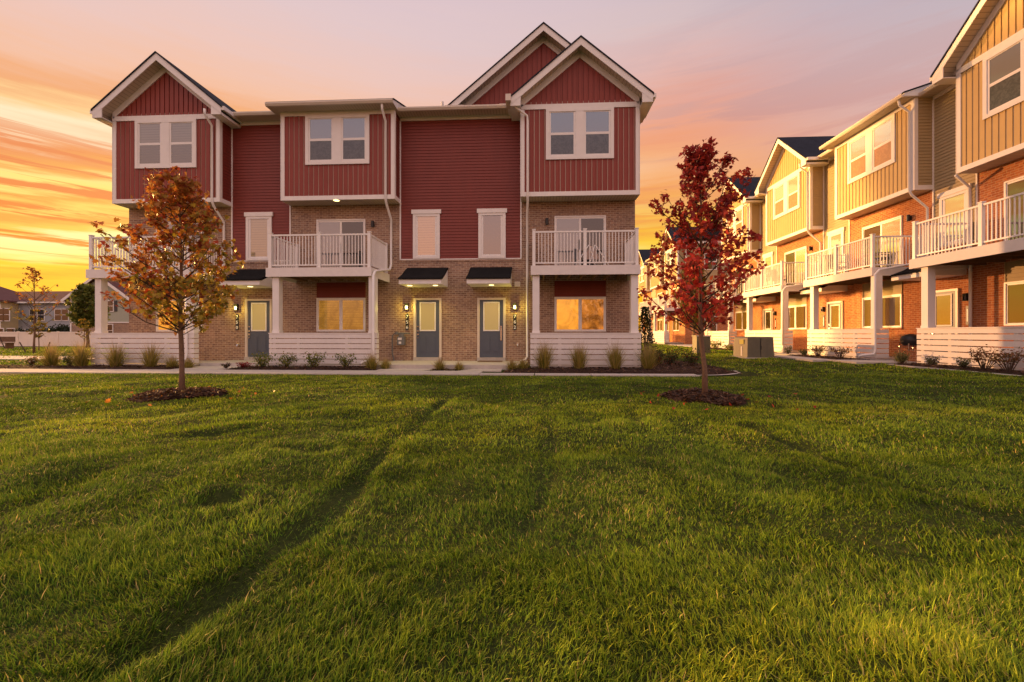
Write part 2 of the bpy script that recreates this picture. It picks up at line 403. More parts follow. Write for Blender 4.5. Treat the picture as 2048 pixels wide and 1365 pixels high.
def sliding_door(root, s0, s1, ml, mr_, d=0.0):
    mid = (s0+s1)/2
    o = framed(root, s0, s1, 3.29, 5.30, [(s0+.08, mid-.035), (mid+.035, s1-.08)], [(3.42, 5.20)], [[ml, mr_]], d, name='sliding_door', cas=.05, casmat='vinyl', label='sliding glass door opening on the balcony')
    h = MB().box(mid-.045, mid-.02, d+.045, d+.07, 4.1, 4.45); h.build('handle', 'black', o); return o
def front_door(root, c, hand, d=0.0, glassmat='g_door', lock=False):
    s0, s1 = c-.51, c+.51
    b = MB(); b.box(s0, s0+.075, d, d+.06, .2, 2.41); b.box(s1-.075, s1, d, d+.06, .2, 2.41); b.box(s0+.075, s1-.075, d, d+.06, 2.335, 2.41)
    b.box(s0+.075, s0+.09, d, d+.035, .27, 2.335); b.box(s1-.09, s1-.075, d, d+.035, .27, 2.335)
    fr = b.build('door_frame', 'gutter', root)
    sx0, sx1 = s0+.09, s1-.09; wd = sx1-sx0
    b = MB(); b.box(sx0, sx1, d, d+.016, .27, 2.335)
    g0, g1 = c-.25, c+.25
    for a0, a1 in ((c-.30, c-.035), (c+.035, c+.30)):       # two raised panels under the glass
        b.box(a0, a1, d+.016, d+.022, .45, 1.05)
        b.box(a0+.035, a1-.035, d+.022, d+.032, .49, 1.01)
    sl = b.build('door', 'door', root)
    MB().box(s0, s1, d, d+.10, .15, .27).build('threshold', 'concrete', sl)
    f = MB(); z0, z1 = 1.26, 2.22
    f.box(g0-.045, g0, d+.016, d+.034, z0-.045, z1+.045); f.box(g1, g1+.045, d+.016, d+.034, z0-.045, z1+.045)
    f.box(g0, g1, d+.016, d+.034, z0-.045, z0); f.box(g0, g1, d+.016, d+.034, z1, z1+.045); f.build('glass_frame', 'white', sl)
    MB().box(g0, g1, d+.016, d+.021, z0, z1).build('pane', glassmat, sl)
    hx = sx0+.07 if hand == 'l' else sx1-.07
    h = MB()
    for z, r in ((1.38, .028), (1.22, .034), (1.10, .036), (.98, .02)):
        h.tube([(hx, d+.016, z), (hx, d+.06, z)], r, 10)
    if lock: h.box(hx-.028, hx+.028, d+.016, d+.05, .88, 1.34)
    h.build('handle', 'steel', sl)
    return sl
def canopy(root, c, lights, hw=.745):
    s0, s1 = c-hw, c+hw
    o = MB().ext_s([(0, 2.80), (1.08, 2.80), (1.08, 2.95), (0, 2.95)], s0+.02, s1-.02)
    for a in (s0+.02, s1-.06): o.ext_s([(0, 2.95), (1.06, 2.95), (.98, 3.0), (.06, 3.44), (0, 3.46)], a, a+.04)
    o = o.build('door_canopy', 'white', root)
    b = MB(); pts = [(0, 3.46), (0, 3.51), (.25, 3.42), (.7, 3.16), (1.13, 2.995), (1.13, 2.955), (1.0, 2.96), (.6, 3.14)]
    b.ext_s(pts, s0, s1); b.build('canopy_roof', 'canopy', o)
    for l in lights:
        q = MB(); q.cyl((l, .62), .085, 2.785, 2.80); q.build('downlight', 'lamp_disc', o)
        lamp('downlight_glow', (l, -.62, 2.74), root, 27.0, .06, spot=True)
    return o
def lamp(name, loc, root, e, r, spot=False, col=(1, .74, .14)):
    L = bpy.data.lights.new(name, 'SPOT' if spot else 'POINT'); L.energy = e; L.shadow_soft_size = r; L.color = col
    if spot: L.spot_size = R(118); L.spot_blend = .8
    o = bpy.data.objects.new(name, L); o.location = loc; link(o, root)
    return o
M['lamp_disc'] = emis('glowing_lamp_lens', (1, .72, .30), 2.6)
M['bulb'] = emis('glowing_bulb', (1, .85, .35), 6)
def sconce(root, c, z=2.10, lit=True, d=0.0):
    b = MB(); b.box(c-.05, c+.05, d, d+.02, z-.1, z+.11); b.box(c-.06, c+.06, d+.02, d+.12, z+.03, z+.12)
    for a in (c-.06, c+.045): b.box(a, a+.015, d+.03, d+.12, z-.09, z+.03)
    b.box(c-.06, c+.06, d+.02, d+.12, z-.11, z-.09)
    o = b.build('wall_lamp', 'black', root)
    MB().box(c-.035, c+.035, d+.035, d+.10, z-.085, z+.025).build('bulb', 'bulb' if lit else 'g_dark', o)
    if lit: lamp('wall_lamp_glow', (c, -(d+.17), z-.05), root, 10.0, .03, col=(1, .78, .10))
    return o
def balcony_lamp(root, c, z=5.10):
    b = MB(); b.box(c-.04, c+.04, 0, .03, z-.08, z+.08); b.cyl((c, .09), .055, z-.11, z+.11, 14); return b.build('wall_lamp', 'black', root, label='unlit black cylinder lamp by the balcony door')
def plaque(root, c, text, z0=1.25, z1=1.83):
    o = MB().box(c-.055, c+.055, 0, .02, z0, z1).build('number_plaque', 'black', root)
    if text:
        n = len(text)
        for i, ch in enumerate(text):
            cu = bpy.data.curves.new('digit', 'FONT'); cu.body = ch; cu.size = .16; cu.extrude = .003; cu.align_x = 'CENTER'; cu.align_y = 'CENTER'
            cu.offset = .003
            t = bpy.data.objects.new('digit_source', cu); COL.objects.link(t)
            dg = bpy.context.evaluated_depsgraph_get(); me = bpy.data.meshes.new_from_object(t.evaluated_get(dg))
            bpy.data.objects.remove(t)
            me.materials.clear(); me.materials.append(M['digit'])
            q = bpy.data.objects.new('digit', me); link(q, o); q.rotation_euler = (R(90), 0, 0)
            q.location = (c, -.026, z1-(z1-z0)*(i+.5)/n)
    else:
        MB().box(c-.02, c+.02, .02, .024, z0+.1, z1-.1).build('digits', 'digit', o)
    return o
M['digit'] = simple('white_house_number', (.85, .85, .85), .4, .02)
def railing(root, p0, p1, zb=3.28, posts=(0, 1)):
    """p0, p1 = (s, d) ends; one section"""
    a = Vector(p0); b_ = Vector(p1); L = (b_-a).length; u = (b_-a)/L
    m = MB()
    def bar(t0, t1, hw, z0, z1):
        q0, q1 = a+u*t0, a+u*t1
        if abs(u.x) > .5: m.box(q0.x, q1.x, q0.y-hw, q0.y+hw, z0, z1)
        else: m.box(q0.x-hw, q0.x+hw, q0.y, q1.y, z0, z1)
    bar(0, L, .025, zb+1.05, zb+1.10); bar(0, L, .02, zb+.07, zb+.11)
    k = int(L/.107); st_ = L/(k+1)
    for i in range(1, k+1): bar(i*st_-.012, i*st_+.012, .012, zb+.11, zb+1.05)
    m.build('railing', 'vinyl', root)
def balcony(root, s0, s1, D=1.75, joists=True):
    m = MB(); m.box(s0, s1, D-.04, D, 2.985, 3.275); m.box(s0, s0+.04, 0, D-.04, 2.985, 3.275); m.box(s1-.04, s1, 0, D-.04, 2.985, 3.275)
    o = m.build('balcony', 'pvc', root)
    m = MB(); m.box(s0+.04, s1-.04, .0, D-.04, 3.235, 3.27); k = 8
    for i in range(1, k): s = s0+(s1-s0)*i/k; m.box(s-.022, s+.022, 0, D-.04, 3.02, 3.235)
    m.build('floor_joists', 'wood_brown', o)
    e = .09; sm = (s0+s1)/2; dr = D-.10
    for s in (s0+.10, sm, s1-.10):
        m = MB(); m.box(s-.048, s+.048, dr-.048, dr+.048, 3.275, 4.42); m.box(s-.06, s+.06, dr-.06, dr+.06, 4.42, 4.445); m.build('post', 'vinyl', o)
    for s in (s0+.10, s1-.10):
        m = MB(); m.box(s-.045, s+.045, .02, .11, 3.275, 4.40); m.build('post', 'vinyl', o)
        railing(o, (s, .11), (s, dr-.05))
    railing(o, (s0+.15, dr), (sm-.05, dr)); railing(o, (sm+.05, dr), (s1-.15, dr))
    return o
def patio(root, s0, s1, D=1.73, base=.09, ret=.20):
    m = MB(); t = .03; zt = 1.12; p = (zt-base)/6.15
    z = zt
    for i in range(7):
        za = max(base, z-p+.028)
        if z-za < .01: break
        j = .002*math.sin(i*2.3+s0)
        m.box(s0, s1, D-t+j, D+j, za, z); 
        m.box(s0, s0+t, D-ret, D-t-.002, za, z); m.box(s1-t, s1, D-ret, D-t-.002, za, z); z -= p
    for s in (s0+.16, s0+(s1-s0)*.27, s0+(s1-s0)*.72, s1-.16): m.box(s-.05, s+.05, D-.13, D-t-.001, base, zt-.02)
    m.box(s0-.02, s1+.02, D-.14, D+.012, zt, zt+.028)
    o = m.build('patio_wall', 'pvc', root)
    MB().box(s0+.05, s1-.05, 0.01, D-.14, 0, .12).build('patio_slab', 'concrete', o)
    MB().box(s0+.02, s1-.02, D-.13, D-.035, -.15, base-.004).build('footing', 'concrete', o)
    for s in (s0+.07, s1-.29):
        c = MB(); c.box(s, s+.22, D-.29, D-.07, 1.149, 2.985); c.box(s-.012, s+.232, D-.302, D-.058, 1.149, 1.22); c.build('porch_column', 'white', root)
    return o
def downspout(root, s, dfront=1.75, kick=True, gs=0.0, side=1, bay=.6, top=8.95):
    """from gutter over the bay, back under it to the wall, out along the balcony and down"""
    w_ = .042
    P = [(s+gs, 1.0, top), (s+gs, .98, top-.18), (s, bay+.06, top-.42), (s, bay+.06, 5.86), (s, bay-.02, 5.7), (s, .07, 5.25), (s, .07, 3.62), (s, .2, 3.42), (s, dfront-.12, 3.16), (s, dfront+.02, 3.0), (s, dfront+.02, .42)]
    if kick: P += [(s, dfront+.05, .28), (s-.25, dfront+.25, .22), (s-.30, dfront+.34, .17)]
    return MB().tube(P, w_, 8).build('downspout', 'vinyl', root, smooth=True)

BZ0, BZ1 = 5.83, 9.05
def bay(root, s0, s1, kind, board, lapm, mats, wood=False, D=.6):
    c = (s0+s1)/2; wdt = s1-s0
    core = MB().box(s0+.012, s1-.012, 0, D-.014, BZ0, BZ1+.02); core.build('bay_floor', 'soffit', root)
    m = MB(); m.batten((s0+.11, D-.004), (1, 0), (0, 1), wdt-.22, BZ0+.14, 8.82)
    if kind == 'gable':
        hw = wdt/2+.35; pk = 10.97; sl_ = (pk-9.03)/hw
        under = lambda s: pk-.20-abs(s-c)*sl_
        m.batten((s0, D-.004), (1, 0), (0, 1), wdt, 8.97, lambda u: under(s0+u)-.02)
    m.build('board_siding', board, root)
    m = MB(); m2 = MB()
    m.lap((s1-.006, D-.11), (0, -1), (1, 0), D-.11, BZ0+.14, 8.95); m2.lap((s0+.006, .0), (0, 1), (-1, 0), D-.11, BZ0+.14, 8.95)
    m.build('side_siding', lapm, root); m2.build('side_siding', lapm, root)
    t = MB(); f = D+.022
    t.box(s0, s0+.12, D-.01, f, BZ0, 8.80); t.box(s1-.12, s1, D-.01, f, BZ0, 8.80)         # corner boards, front
    for a, b in ((s0-.022, s0+.006), (s1-.006, s1+.022)):
        t.box(a, b, D-.10, f, BZ0, 8.97); t.box(a, b, 0.0, D-.10, BZ0, BZ0+.15)
    t.box(s0+.12, s1-.12, D-.01, f, BZ0, BZ0+.15)
    t.box(s0+.006, s1-.006, D-.01, f+.008, 8.80, 8.97)
    if kind == 'gable':                                                           # frieze following the rake
        for sg in (-1, 1):
            e = c+sg*wdt/2
            t.ext_d([(e, under(e)), (c, under(c)), (c, under(c)-.24), (e, under(e)-.24)], D-.005, D+.03)
    t.build('bay_trim', 'white', root)
    bay_window(root, c, mats, D)
    if kind == 'gable':
        gable_roof(root, c, hw, pk, sl_, -3.2, D+.42, wall=(s0, s1))
    else:
        # low pitched roof over the bay
        a, b = s0-.28, s1+.10
        r = MB(); y0, y1 = 1.0, -.95; z0 = 9.02
        zf = lambda d: z0+(y0-d)*.33
        r.ext_s([(y0+.03, zf(y0)+.05), (y0+.03, zf(y0)+.09), (y1, zf(y1)+.09), (y1, zf(y1)+.05)], a-.02, b+.02)
        ro = r.build('bay_roof', 'shingle', root)
        q = MB(); q.ext_s([(y0, 8.97), (y0, zf(y0)+.05), (y1, zf(y1)+.05), (y1, 8.97+.2), (.1, 8.97)], a, b)
        q.build('fascia', 'white', ro)
        MB().box(a, b, .0, y0-.01, 8.945, 8.97).build('soffit', 'soffit', ro)
        gutter(ro, a, b, y0)
def gutter(root, a, b, d, z=9.0, name='gutter'):
    pr = [(d, z-.06), (d+.07, z-.06), (d+.11, z+.01), (d+.11, z+.055), (d+.098, z+.055), (d+.098, z+.015), (d+.065, z-.045), (d+.01, z-.045), (d+.01, z+.04), (d, z+.04)]
    return MB().ext_s(pr, a, b).build(name, 'gutter', root)
def gable_roof(root, c, hw, pk, sl_, dback, dfront, wall=None, right=None):
    def chev(z_off0, z_off1, h, hr=None):
        hr = hr or h
        return [(c-h, pk-sl_*h-z_off0), (c, pk-z_off0), (c+hr, pk-sl_*hr-z_off0), (c+hr, pk-sl_*hr-z_off1), (c, pk-z_off1), (c-h, pk-sl_*h-z_off1)]
    def put(m, p, d0, d1):
        m.ext_d([p[0], p[1], p[4], p[5]], d0, d1); m.ext_d([p[1], p[2], p[3], p[4]], d0, d1)
    r = MB(); put(r, chev(-.03, .02, hw+.03, (right or hw)+.03), dback, dfront+.03); ro = r.build('gable_roof', 'shingle', root)
    m = MB(); put(m, chev(.02, .20, hw, right), dback, dfront-.03); m.build('soffit', 'soffit', ro)
    m = MB(); put(m, chev(.02, .27, hw, right), dfront-.029, dfront)
    if wall:
        zb = 8.74
        for sg, e in ((-1, wall[0]), (1, wall[1])):
            o_ = c+sg*hw; zu = lambda s: pk-.26-abs(s-c)*sl_
            m.ext_d([(o_, zb), (e+.0*sg, zb), (e, zu(e)), (o_, zu(o_))], dfront-.029, dfront)
            a, b = sorted((o_, e))
            m.box(a, b, -.4, dfront-.03, zb, zb+.03)
            a, b = sorted((o_, o_-sg*.03)); m.box(a, b, -.4, dfront-.03, zb+.03, 8.98)
            a, b = sorted((o_, o_+sg*.11)); m.box(a, b, -.4, dfront-.02, 8.9, 9.03)
    m.build('rake_board', 'white', ro)
    return ro
def gas_meter(root, s):
    m = MB(); m.box(s+.1, s+.36, .08, .26, .72, 1.02); m.cyl((s+.23, .17), .1, 1.02, 1.12, 12)
    o = m.build('gas_meter', 'grey_paint', root)
    p = MB(); p.tube([(s-.05, .10, 0.1), (s-.12, .12, .42), (s-.12, .12, 1.05), (s-.02, .14, 1.14), (s+.2, .16, 1.14), (s+.44, .14, 1.14), (s+.5, .05, 1.12)], .022, 8)
    p.cyl((s+.05, .14), .06, 1.09, 1.2, 12); p.build('pipe', 'grey_paint', o)
    q = MB(); q.box(s+.13, s+.27, .26, .266, .90, .98); q.box(s+.16, s+.25, .26, .266, .76, .84); q.build('meter_label', 'white', o)
    return o
def hose_bib(root, s, z=.75):
    m = MB(); m.box(s-.05, s+.05, 0, .03, z-.04, z+.05); m.tube([(s, .03, z), (s, .11, z), (s, .13, z-.06)], .022, 8); m.box(s-.05, s+.05, .07, .085, z+.03, z+.045)
    return m.build('hose_tap', 'steel', root)

def block(root, sA, sB, units, doors, narrow, board, lapm, bmat, gmats, depth=5.8, ret=.20):
    """a three-storey row: brick below, siding above, one overhanging bay + balcony + patio per unit"""
    s_ = MB().box(sA, sB, -depth, 0, -.3, 3.80)
    for u in units: s_.box(u['s0'], u['s1'], -.6, .0, 3.80, BZ0)
    for u in units:
        if u.get('strip'): s_.box(u['s1']-.001, u['s1']+u['strip'], -.59, -.002, 3.80, BZ0)
    s_.build('brick_wall', bmat, root)
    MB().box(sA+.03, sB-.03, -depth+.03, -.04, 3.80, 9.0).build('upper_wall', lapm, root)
    # clapboards on the set-back stretches and above the porch windows
    edges = [u for u in sorted(units, key=lambda u: u['s0'])]
    spans = [(a['s1'], b['s0']) for a, b in zip(edges, edges[1:])]
    for a, b in spans:
        lapo = MB(); tr = MB()
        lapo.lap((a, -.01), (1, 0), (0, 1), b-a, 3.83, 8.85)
        tr.box(a+.022, b-.022, 0, .035, 8.83, 8.96); tr.box(a, a+.045, 0, .03, 3.83, 8.83); tr.box(b-.045, b, 0, .03, 3.83, 8.83)
        tr.box(a, b, -.01, .02, 3.795, 3.83)
        lapo.build('lap_siding', lapm, root); tr.build('wall_trim', 'white', root)
        g = gutter(root, a+.02, b-.02, .45)
        MB().box(a, b, .0, .45, 8.955, 8.98).build('eave_soffit', 'soffit', root)
        MB().box(a, b, .425, .45, 8.98, 9.08).build('eave_fascia', 'white', root)
    for a, b in spans: MB().box(a, b, .0, .022, 3.725, 3.793).build('brick_ledge', bmat, root)
    # main roof
    m = MB(); zf = lambda d: 9.09+.48*(.47-d); rd = -3.2
    m.ext_s([(-.3, zf(-.3)-.12), (-.3, zf(-.3)), (rd, zf(rd)), (-depth-.4, zf(rd)+.48*(rd+depth+.4)*-1), (-depth-.4, 8.98)], sA-.28, sB+.28)
    for a, b in spans: m.ext_s([(.5, zf(.5)-.03), (.5, zf(.5)), (-.3, zf(-.3)), (-.3, 9.0), (.45, 9.0)], a-.0, b+.0)
    m.build('main_roof', 'shingle', root)
    for u in units:
        bay(root, u['s0'], u['s1'], u['kind'], board, lapm, u['mats'])
        balcony(root, u['b0'], u['b1']); patio(root, u['p0'], u['p1'], ret=ret)
        d0, d1 = u['dr']
        sliding_door(root, d0, d1, *u['dmat']); low_window(root, d0, d1, *u['lmat'])
        q = MB().lap((d0+.03, .004), (1, 0), (0, 1), d1-d0-.06, 2.43, 3.0); q.build('porch_panel', lapm, root)
        for a_ in (d0, d1-.03): MB().box(a_, a_+.03, 0, .03, 2.43, 3.0).build('panel_trim', lapm, root)
        MB().box(d0-.03, d1+.03, 0, .05, 1.135, 1.198).build('window_sill', bmat, root)
        if 'lamp' in u: balcony_lamp(root, u['lamp'])
        if 'spout' in u: downspout(root, u['spout'], kick=u.get('kick', True))
    for dct in doors:
        front_door(root, dct['c'], dct['hand'], glassmat=dct.get('g', 'g_door'), lock=dct.get('lock', False))
        canopy(root, dct['c'], dct['lights'])
        if 'sc' in dct: sconce(root, dct['sc'], lit=dct.get('lit', True)); plaque(root, dct['sc'], dct.get('no'))
    for c, gm in narrow: narrow_window(root, c, gm)

# ------------------------------------------------------------------ the red row
M['g_cream'] = glass('glass_cream_painted_reflection', (.30, .23, .13), .20, blinds=1)  # cream reflection painted into the pane colour, with blind slats
M['g_dusk'] = glass('glass_over_dusky_room', (.13, .09, .075), .22)
YW = 15.3
red = empty('townhouse_row', (0, YW, 0))
tag(red, 'red sided townhouse row with tan brick base, facing the lawn square on', 'townhouse row')
U = [dict(s0=-15.25, s1=-11.24, kind='gable', b0=-15.03, b1=-11.4, p0=-14.87, p1=-11.26, dr=(-14.15, -12.33), mats=('g_blind_l', 'g_blind_l', 'g_blind', 'g_blind'),
          dmat=('g_sky', 'g_dark'), lmat=('g_orange', 'g_room'), spout=-11.49, lamp=-11.9),
     dict(s0=-8.97, s1=-4.90, kind='shed', b0=-8.8, b1=-5.28, p0=-8.70, p1=-5.11, dr=(-7.99, -6.17), mats=('g_screen', 'g_screen', 'g_sky', 'g_sky'),
          dmat=('g_sky', 'g_dark'), lmat=('g_amber', 'g_amber'), spout=-5.20, lamp=-5.88),
     dict(s0=-.48, s1=3.52, kind='gable', b0=-.135, b1=3.29, p0=-.15, p1=3.31, dr=(.69, 2.50), mats=('g_screen', 'g_screen', 'g_sky', 'g_sky'),
          dmat=('g_sky', 'g_dark'), lmat=('g_orange', 'g_orange_dim'), lamp=.42)]
DR = [dict(c=-10.18, hand='l', lights=(-10.1,), sc=-11.02, no='750'),
      dict(c=-3.87, hand='l', lights=(-4.35, -3.45), sc=-4.63, no='756'),
      dict(c=-1.56, hand='r', lights=(-1.5,), sc=-.72, no='762', lock=True)]
block(red, -15.25, 3.52, U, DR, [(-10.18, 'g_cream'), (-3.92, 'g_peach'), (-1.54, 'g_dusk')], 'red_board', 'red_lap', 'brick_tan', None)
# tall gable set back behind the right-hand bay
pk, sl2 = 12.42, .83
gr = gable_roof(red, .31, 4.2, pk, sl2, -6.0, -.3, right=3.55)
m = MB(); m.batten((.31-3.6, -.745), (1, 0), (0, 1), 7.05, 9.3, lambda u: pk-.22-abs(u-3.6)*sl2); m.build('gable_siding', 'red_board', red)
m = MB()
for sg, h in ((-1, 3.9), (1, 3.5)):
    e = .31+sg*h; m.ext_d([(e, pk-.2-h*sl2), (.31, pk-.2), (.31, pk-.44), (e, pk-.44-h*sl2)], -.76, -.71)
m.build('gable_frieze', 'white', red)
# spout beside the right bay runs straight down its corner
MB().tube([(-.82, 1.0, 8.96), (-.62, .9, 8.72), (-.27, .70, 8.55), (-.25, .67, 8.35), (-.25, .67, 5.88), (-.25, .6, 5.7), (-.28, .1, 5.3), (-.28, .08, .3), (-.35, .2, .2), (-.5, .45, .17)], .042, 8).build('downspout', 'vinyl', red, smooth=True)
MB().box(-.98, -.80, .6, 1.14, 8.86, 9.08).build('gutter_end', 'gutter', red)
gas_meter(red, -5.02); hose_bib(red, -.62); hose_bib(red, -10.95+.0, .72)
q = MB(); q.box(-.73, -.53, 0, .05, 2.80, 2.98)
for i in range(3): q.box(-.71, -.55, .05, .056, 2.82+i*.05, 2.855+i*.05)
q.build('wall_vent', 'gutter', red)
q = MB(); q.cyl((-7.0, .55), .1, BZ0-.014, BZ0-.001); q.build('bay_downlight', 'lamp_disc', red); lamp('bay_glow', (-7.0, -.52, BZ0-.07), red, 2.2, .05, spot=True, col=(1, .6, .2))
q = MB(); q.cyl((-3.6, -1.2), .05, 9.5, 10.15, 10); q.build('roof_vent_pipe', 'white', red)
for a in (-2.95, -.95): MB().box(a-.35, a+.35, -.8, -.2, 9.2, 9.48+.0).build('roof_vent', 'gutter', red)
q = MB(); q.box(-11.0, -10.5, -.5, .1, 9.12, 9.3); q.build('roof_vent', 'gutter', red)

# ------------------------------------------------------------------ the tan rows on the right
XW, ZB = 13.4, .15
def tan_units(shift=0.0, far=False):
    sp_ = [(-30.1, -26.26), (-24.45, -20.65), (-18.97, -15.17), (-13.70, -9.85)]
    out = []
    for i, (a, b) in enumerate(sp_):
        a += shift; b += shift
        out.append(dict(s0=a, s1=b, kind='shed' if i == 2 else 'gable', b0=a-.3, b1=b-.3 if i < 3 else b, p0=a-.05, p1=b-.18, dr=(a+.75, a+2.6) if i != 2 else (a+.72, a+2.6),
            mats=('g_screen_r', 'g_screen_r', 'g_lit', 'g_lit') if i < 3 else ('g_screen', 'g_screen', 'g_sky', 'g_sky'), dmat=('g_room', 'g_lit'), lmat=('g_room', 'g_room') if i < 3 else ('g_room', 'g_room'), lamp=a+2.95))
        if i != 3: out[-1]['spout'] = b-.13
        if i == 1: out[-1]['kick'] = False
    return out
M['g_lit'] = glass('glass_over_cream_shade', (.60, .54, .42), .62)
M['g_screen_r'] = glass('glass_with_orange_screen', (.36, .15, .06), .16, mottled=1.3, rough=.2)
tan = empty('townhouse_row', (XW, 0, ZB), R(-90))
tag(tan, 'khaki sided townhouse row with orange brick base, running away along the right edge', 'townhouse row')
TU = tan_units()
block(tan, -30.3, -9.6, TU, [dict(c=-14.78+.0, hand='l', lights=(), sc=-14.0+.0, lit=False, g='g_trees'), dict(c=-19.85, hand='l', lights=(), sc=-20.62, lit=False, g='g_trees'), dict(c=-25.35, hand='l', lights=(), sc=-24.62, lit=False, g='g_trees')],
      [(-14.42, 'g_lit'), (-19.8, 'g_lit'), (-25.35, 'g_lit')], 'tan_board', 'tan_lap', 'brick_red', None, ret=.45)
MB().tube([(-13.75, .6, 5.8), (-13.85, .1, 5.45), (-13.85, .08, 3.7), (-13.85, .08, .3)], .042, 8).build('downspout', 'vinyl', tan, smooth=True)
for c in (-14.35, -19.6): hose_bib(tan, c, .7)
far = empty('townhouse_row', (XW, 0, ZB+.05), R(-90))
tag(far, 'distant khaki townhouse row seen through the gap behind the red maple', 'townhouse row')
SH = -38.9+9.85-.35
FU = tan_units(SH)
FU = FU[1:]
for u in FU: u.pop('spout', None)
block(far, -24.9+SH-.1, -9.6+SH, FU, [dict(c=-14.55+SH, hand='l', lights=(), g='g_trees'), dict(c=-19.85+SH, hand='l', lights=(), g='g_trees')], [(-14.45+SH, 'g_lit')], 'tan_board', 'tan_lap', 'brick_red', None, depth=9, ret=.45)
# end wall of the far row that faces the lawn
e = -9.6+SH
m = MB(); m.lap((e-.0, .0), (0, -1), (1, 0), 9, 3.83, 9.0, pitch=.16); m.build('lap_siding', 'tan_lap', far)
m = MB(); m.box(e, e+.05, -.12, .0, 3.83, 9.0); m.box(e, e+.05, -9, -8.88, 3.83, 9); m.box(e, e+.05, -9, 0, 3.74, 3.84); m.box(e, e+.30, -9.3, .3, 8.95, 9.12); m.build('wall_trim', 'white', far)
m = MB(); m.ext_s([(.3, 9.12), (-4.5, 11.3), (-9.3, 9.12)], e-9, e+.2); m.build('end_roof', 'shingle', far)
for d0 in (-2.2, -5.6):
    w_ = MB(); w_.box(e, e+.05, d0-.55, d0+.55, 1.0, 2.5); w_.box(e, e+.05, d0-.55, d0+.55, 6.6, 8.1); o = w_.build('window', 'vinyl', far)
    for z in (1.06, 1.78, 6.66, 7.38): MB().box(e+.05, e+.055, d0-.48, d0+.48, z, z+.64).build('pane', 'g_dark', o)
# ------------------------------------------------------------------ ground
def sstep(a, b, x):
    t = np.clip((x-a)/(b-a), 0, 1); return t*t*(3-2*t)
_tab = rng.random((256, 256))
def vn(x, y, s, o=0):
    x = np.asarray(x)*s+17.3+o*31.7; y = np.asarray(y)*s+5.1+o*13.9
    xi = np.floor(x).astype(int); yi = np.floor(y).astype(int); fx = x-xi; fy = y-yi
    fx = fx*fx*(3-2*fx); fy = fy*fy*(3-2*fy); g = lambda a, b: _tab[a % 256, b % 256]
    return (g(xi, yi)*(1-fx)+g(xi+1, yi)*fx)*(1-fy)+(g(xi, yi+1)*(1-fx)+g(xi+1, yi+1)*fx)*fy
def fbm(x, y, s, o=0): return vn(x, y, s, o)*.55+vn(x, y, s*2.1, o+1)*.3+vn(x, y, s*4.3, o+2)*.15
RUTS = [([(895, 795), (830, 850), (785, 890), (735, 945), (690, 985), (640, 1030), (570, 1085), (500, 1140), (400, 1215), (290, 1300), (200, 1365)], .040, .085),
        ([(1088, 790), (1096, 850), (1100, 920), (1085, 990), (1040, 1060)], .02, .09),
        ([(1225, 795), (1270, 840), (1310, 890), (1330, 935)], .03, .09),
        ([(1500, 850), (1600, 895), (1720, 945), (1850, 990), (2040, 1050)], .035, .10),
        ([(440, 1000), (450, 1015)], .10, .09), ([(560, 905), (640, 912)], .05, .08), ([(330, 880), (500, 862)], .02, .1),
        ([(60, 1040), (260, 1060)], .02, .12), ([(1460, 930), (1560, 945)], .02, .1)]
RW = [([gnd(*p) for p in pts], a, b) for pts, a, b in RUTS]
def rut(x, y):
    out = np.zeros_like(x)
    for pts, dep, wd in RW:
        dm = np.full_like(x, 9.0)
        for (ax, ay), (bx, by) in zip(pts, pts[1:]):
            vx, vy = bx-ax, by-ay; t = np.clip(((x-ax)*vx+(y-ay)*vy)/(vx*vx+vy*vy), 0, 1)
            dm = np.minimum(dm, np.hypot(x-ax-t*vx, y-ay-t*vy))
        dm = dm+(vn(x, y, 6, 9)-.5)*.07+(vn(x, y, 2.2, 15)-.5)*.09
        out += dep*np.clip(1.9*vn(x, y, .9, 61)-.1, .25, 1.25)*(np.exp(-(dm/wd)**2)-.35*np.exp(-((dm-2.1*wd)/wd)**2))
    return out
def hz(x, y, fine=True):
    x = np.asarray(x, float); y = np.asarray(y, float)
    z = .17*sstep(4.5, 10.3, x)*sstep(70, 45, y)
    near = sstep(34, 20, np.abs(y))*sstep(40, 25, np.abs(x))
    z = z+near*((fbm(x, y, .5, 3)-.5)*.12+(fbm(x, y, 1.7, 5)-.5)*.11)*sstep(11.3, 9.0, np.where(x < 5.7, y, 0))
    z = z+near*np.where((y < 11.3), -rut(x, y), 0)
    return z
def axis(fa, fb, st_, lo, hi):
    a = list(np.arange(fa, fb, st_)); q = st_; v = fb
    while v < hi: a.append(v); q *= 1.25; v += q
    q = st_; v = fa-st_; l = []
    while v > lo: l.append(v); q *= 1.25; v -= q
    return np.array(l[::-1]+a)
xs = axis(-9, 11, .075, -900, 900); ys = axis(.4, 11.5, .075, -300, 1500)
GX, GY = np.meshgrid(xs, ys); GZ = hz(GX, GY)
nx, ny = len(xs), len(ys)
co = np.stack([GX, GY, GZ], -1).reshape(-1, 3)
i = np.arange((ny-1)*(nx-1)); r_, c_ = i//(nx-1), i % (nx-1); a = r_*nx+c_
quads = np.stack([a, a+1, a+nx+1, a+nx], -1)
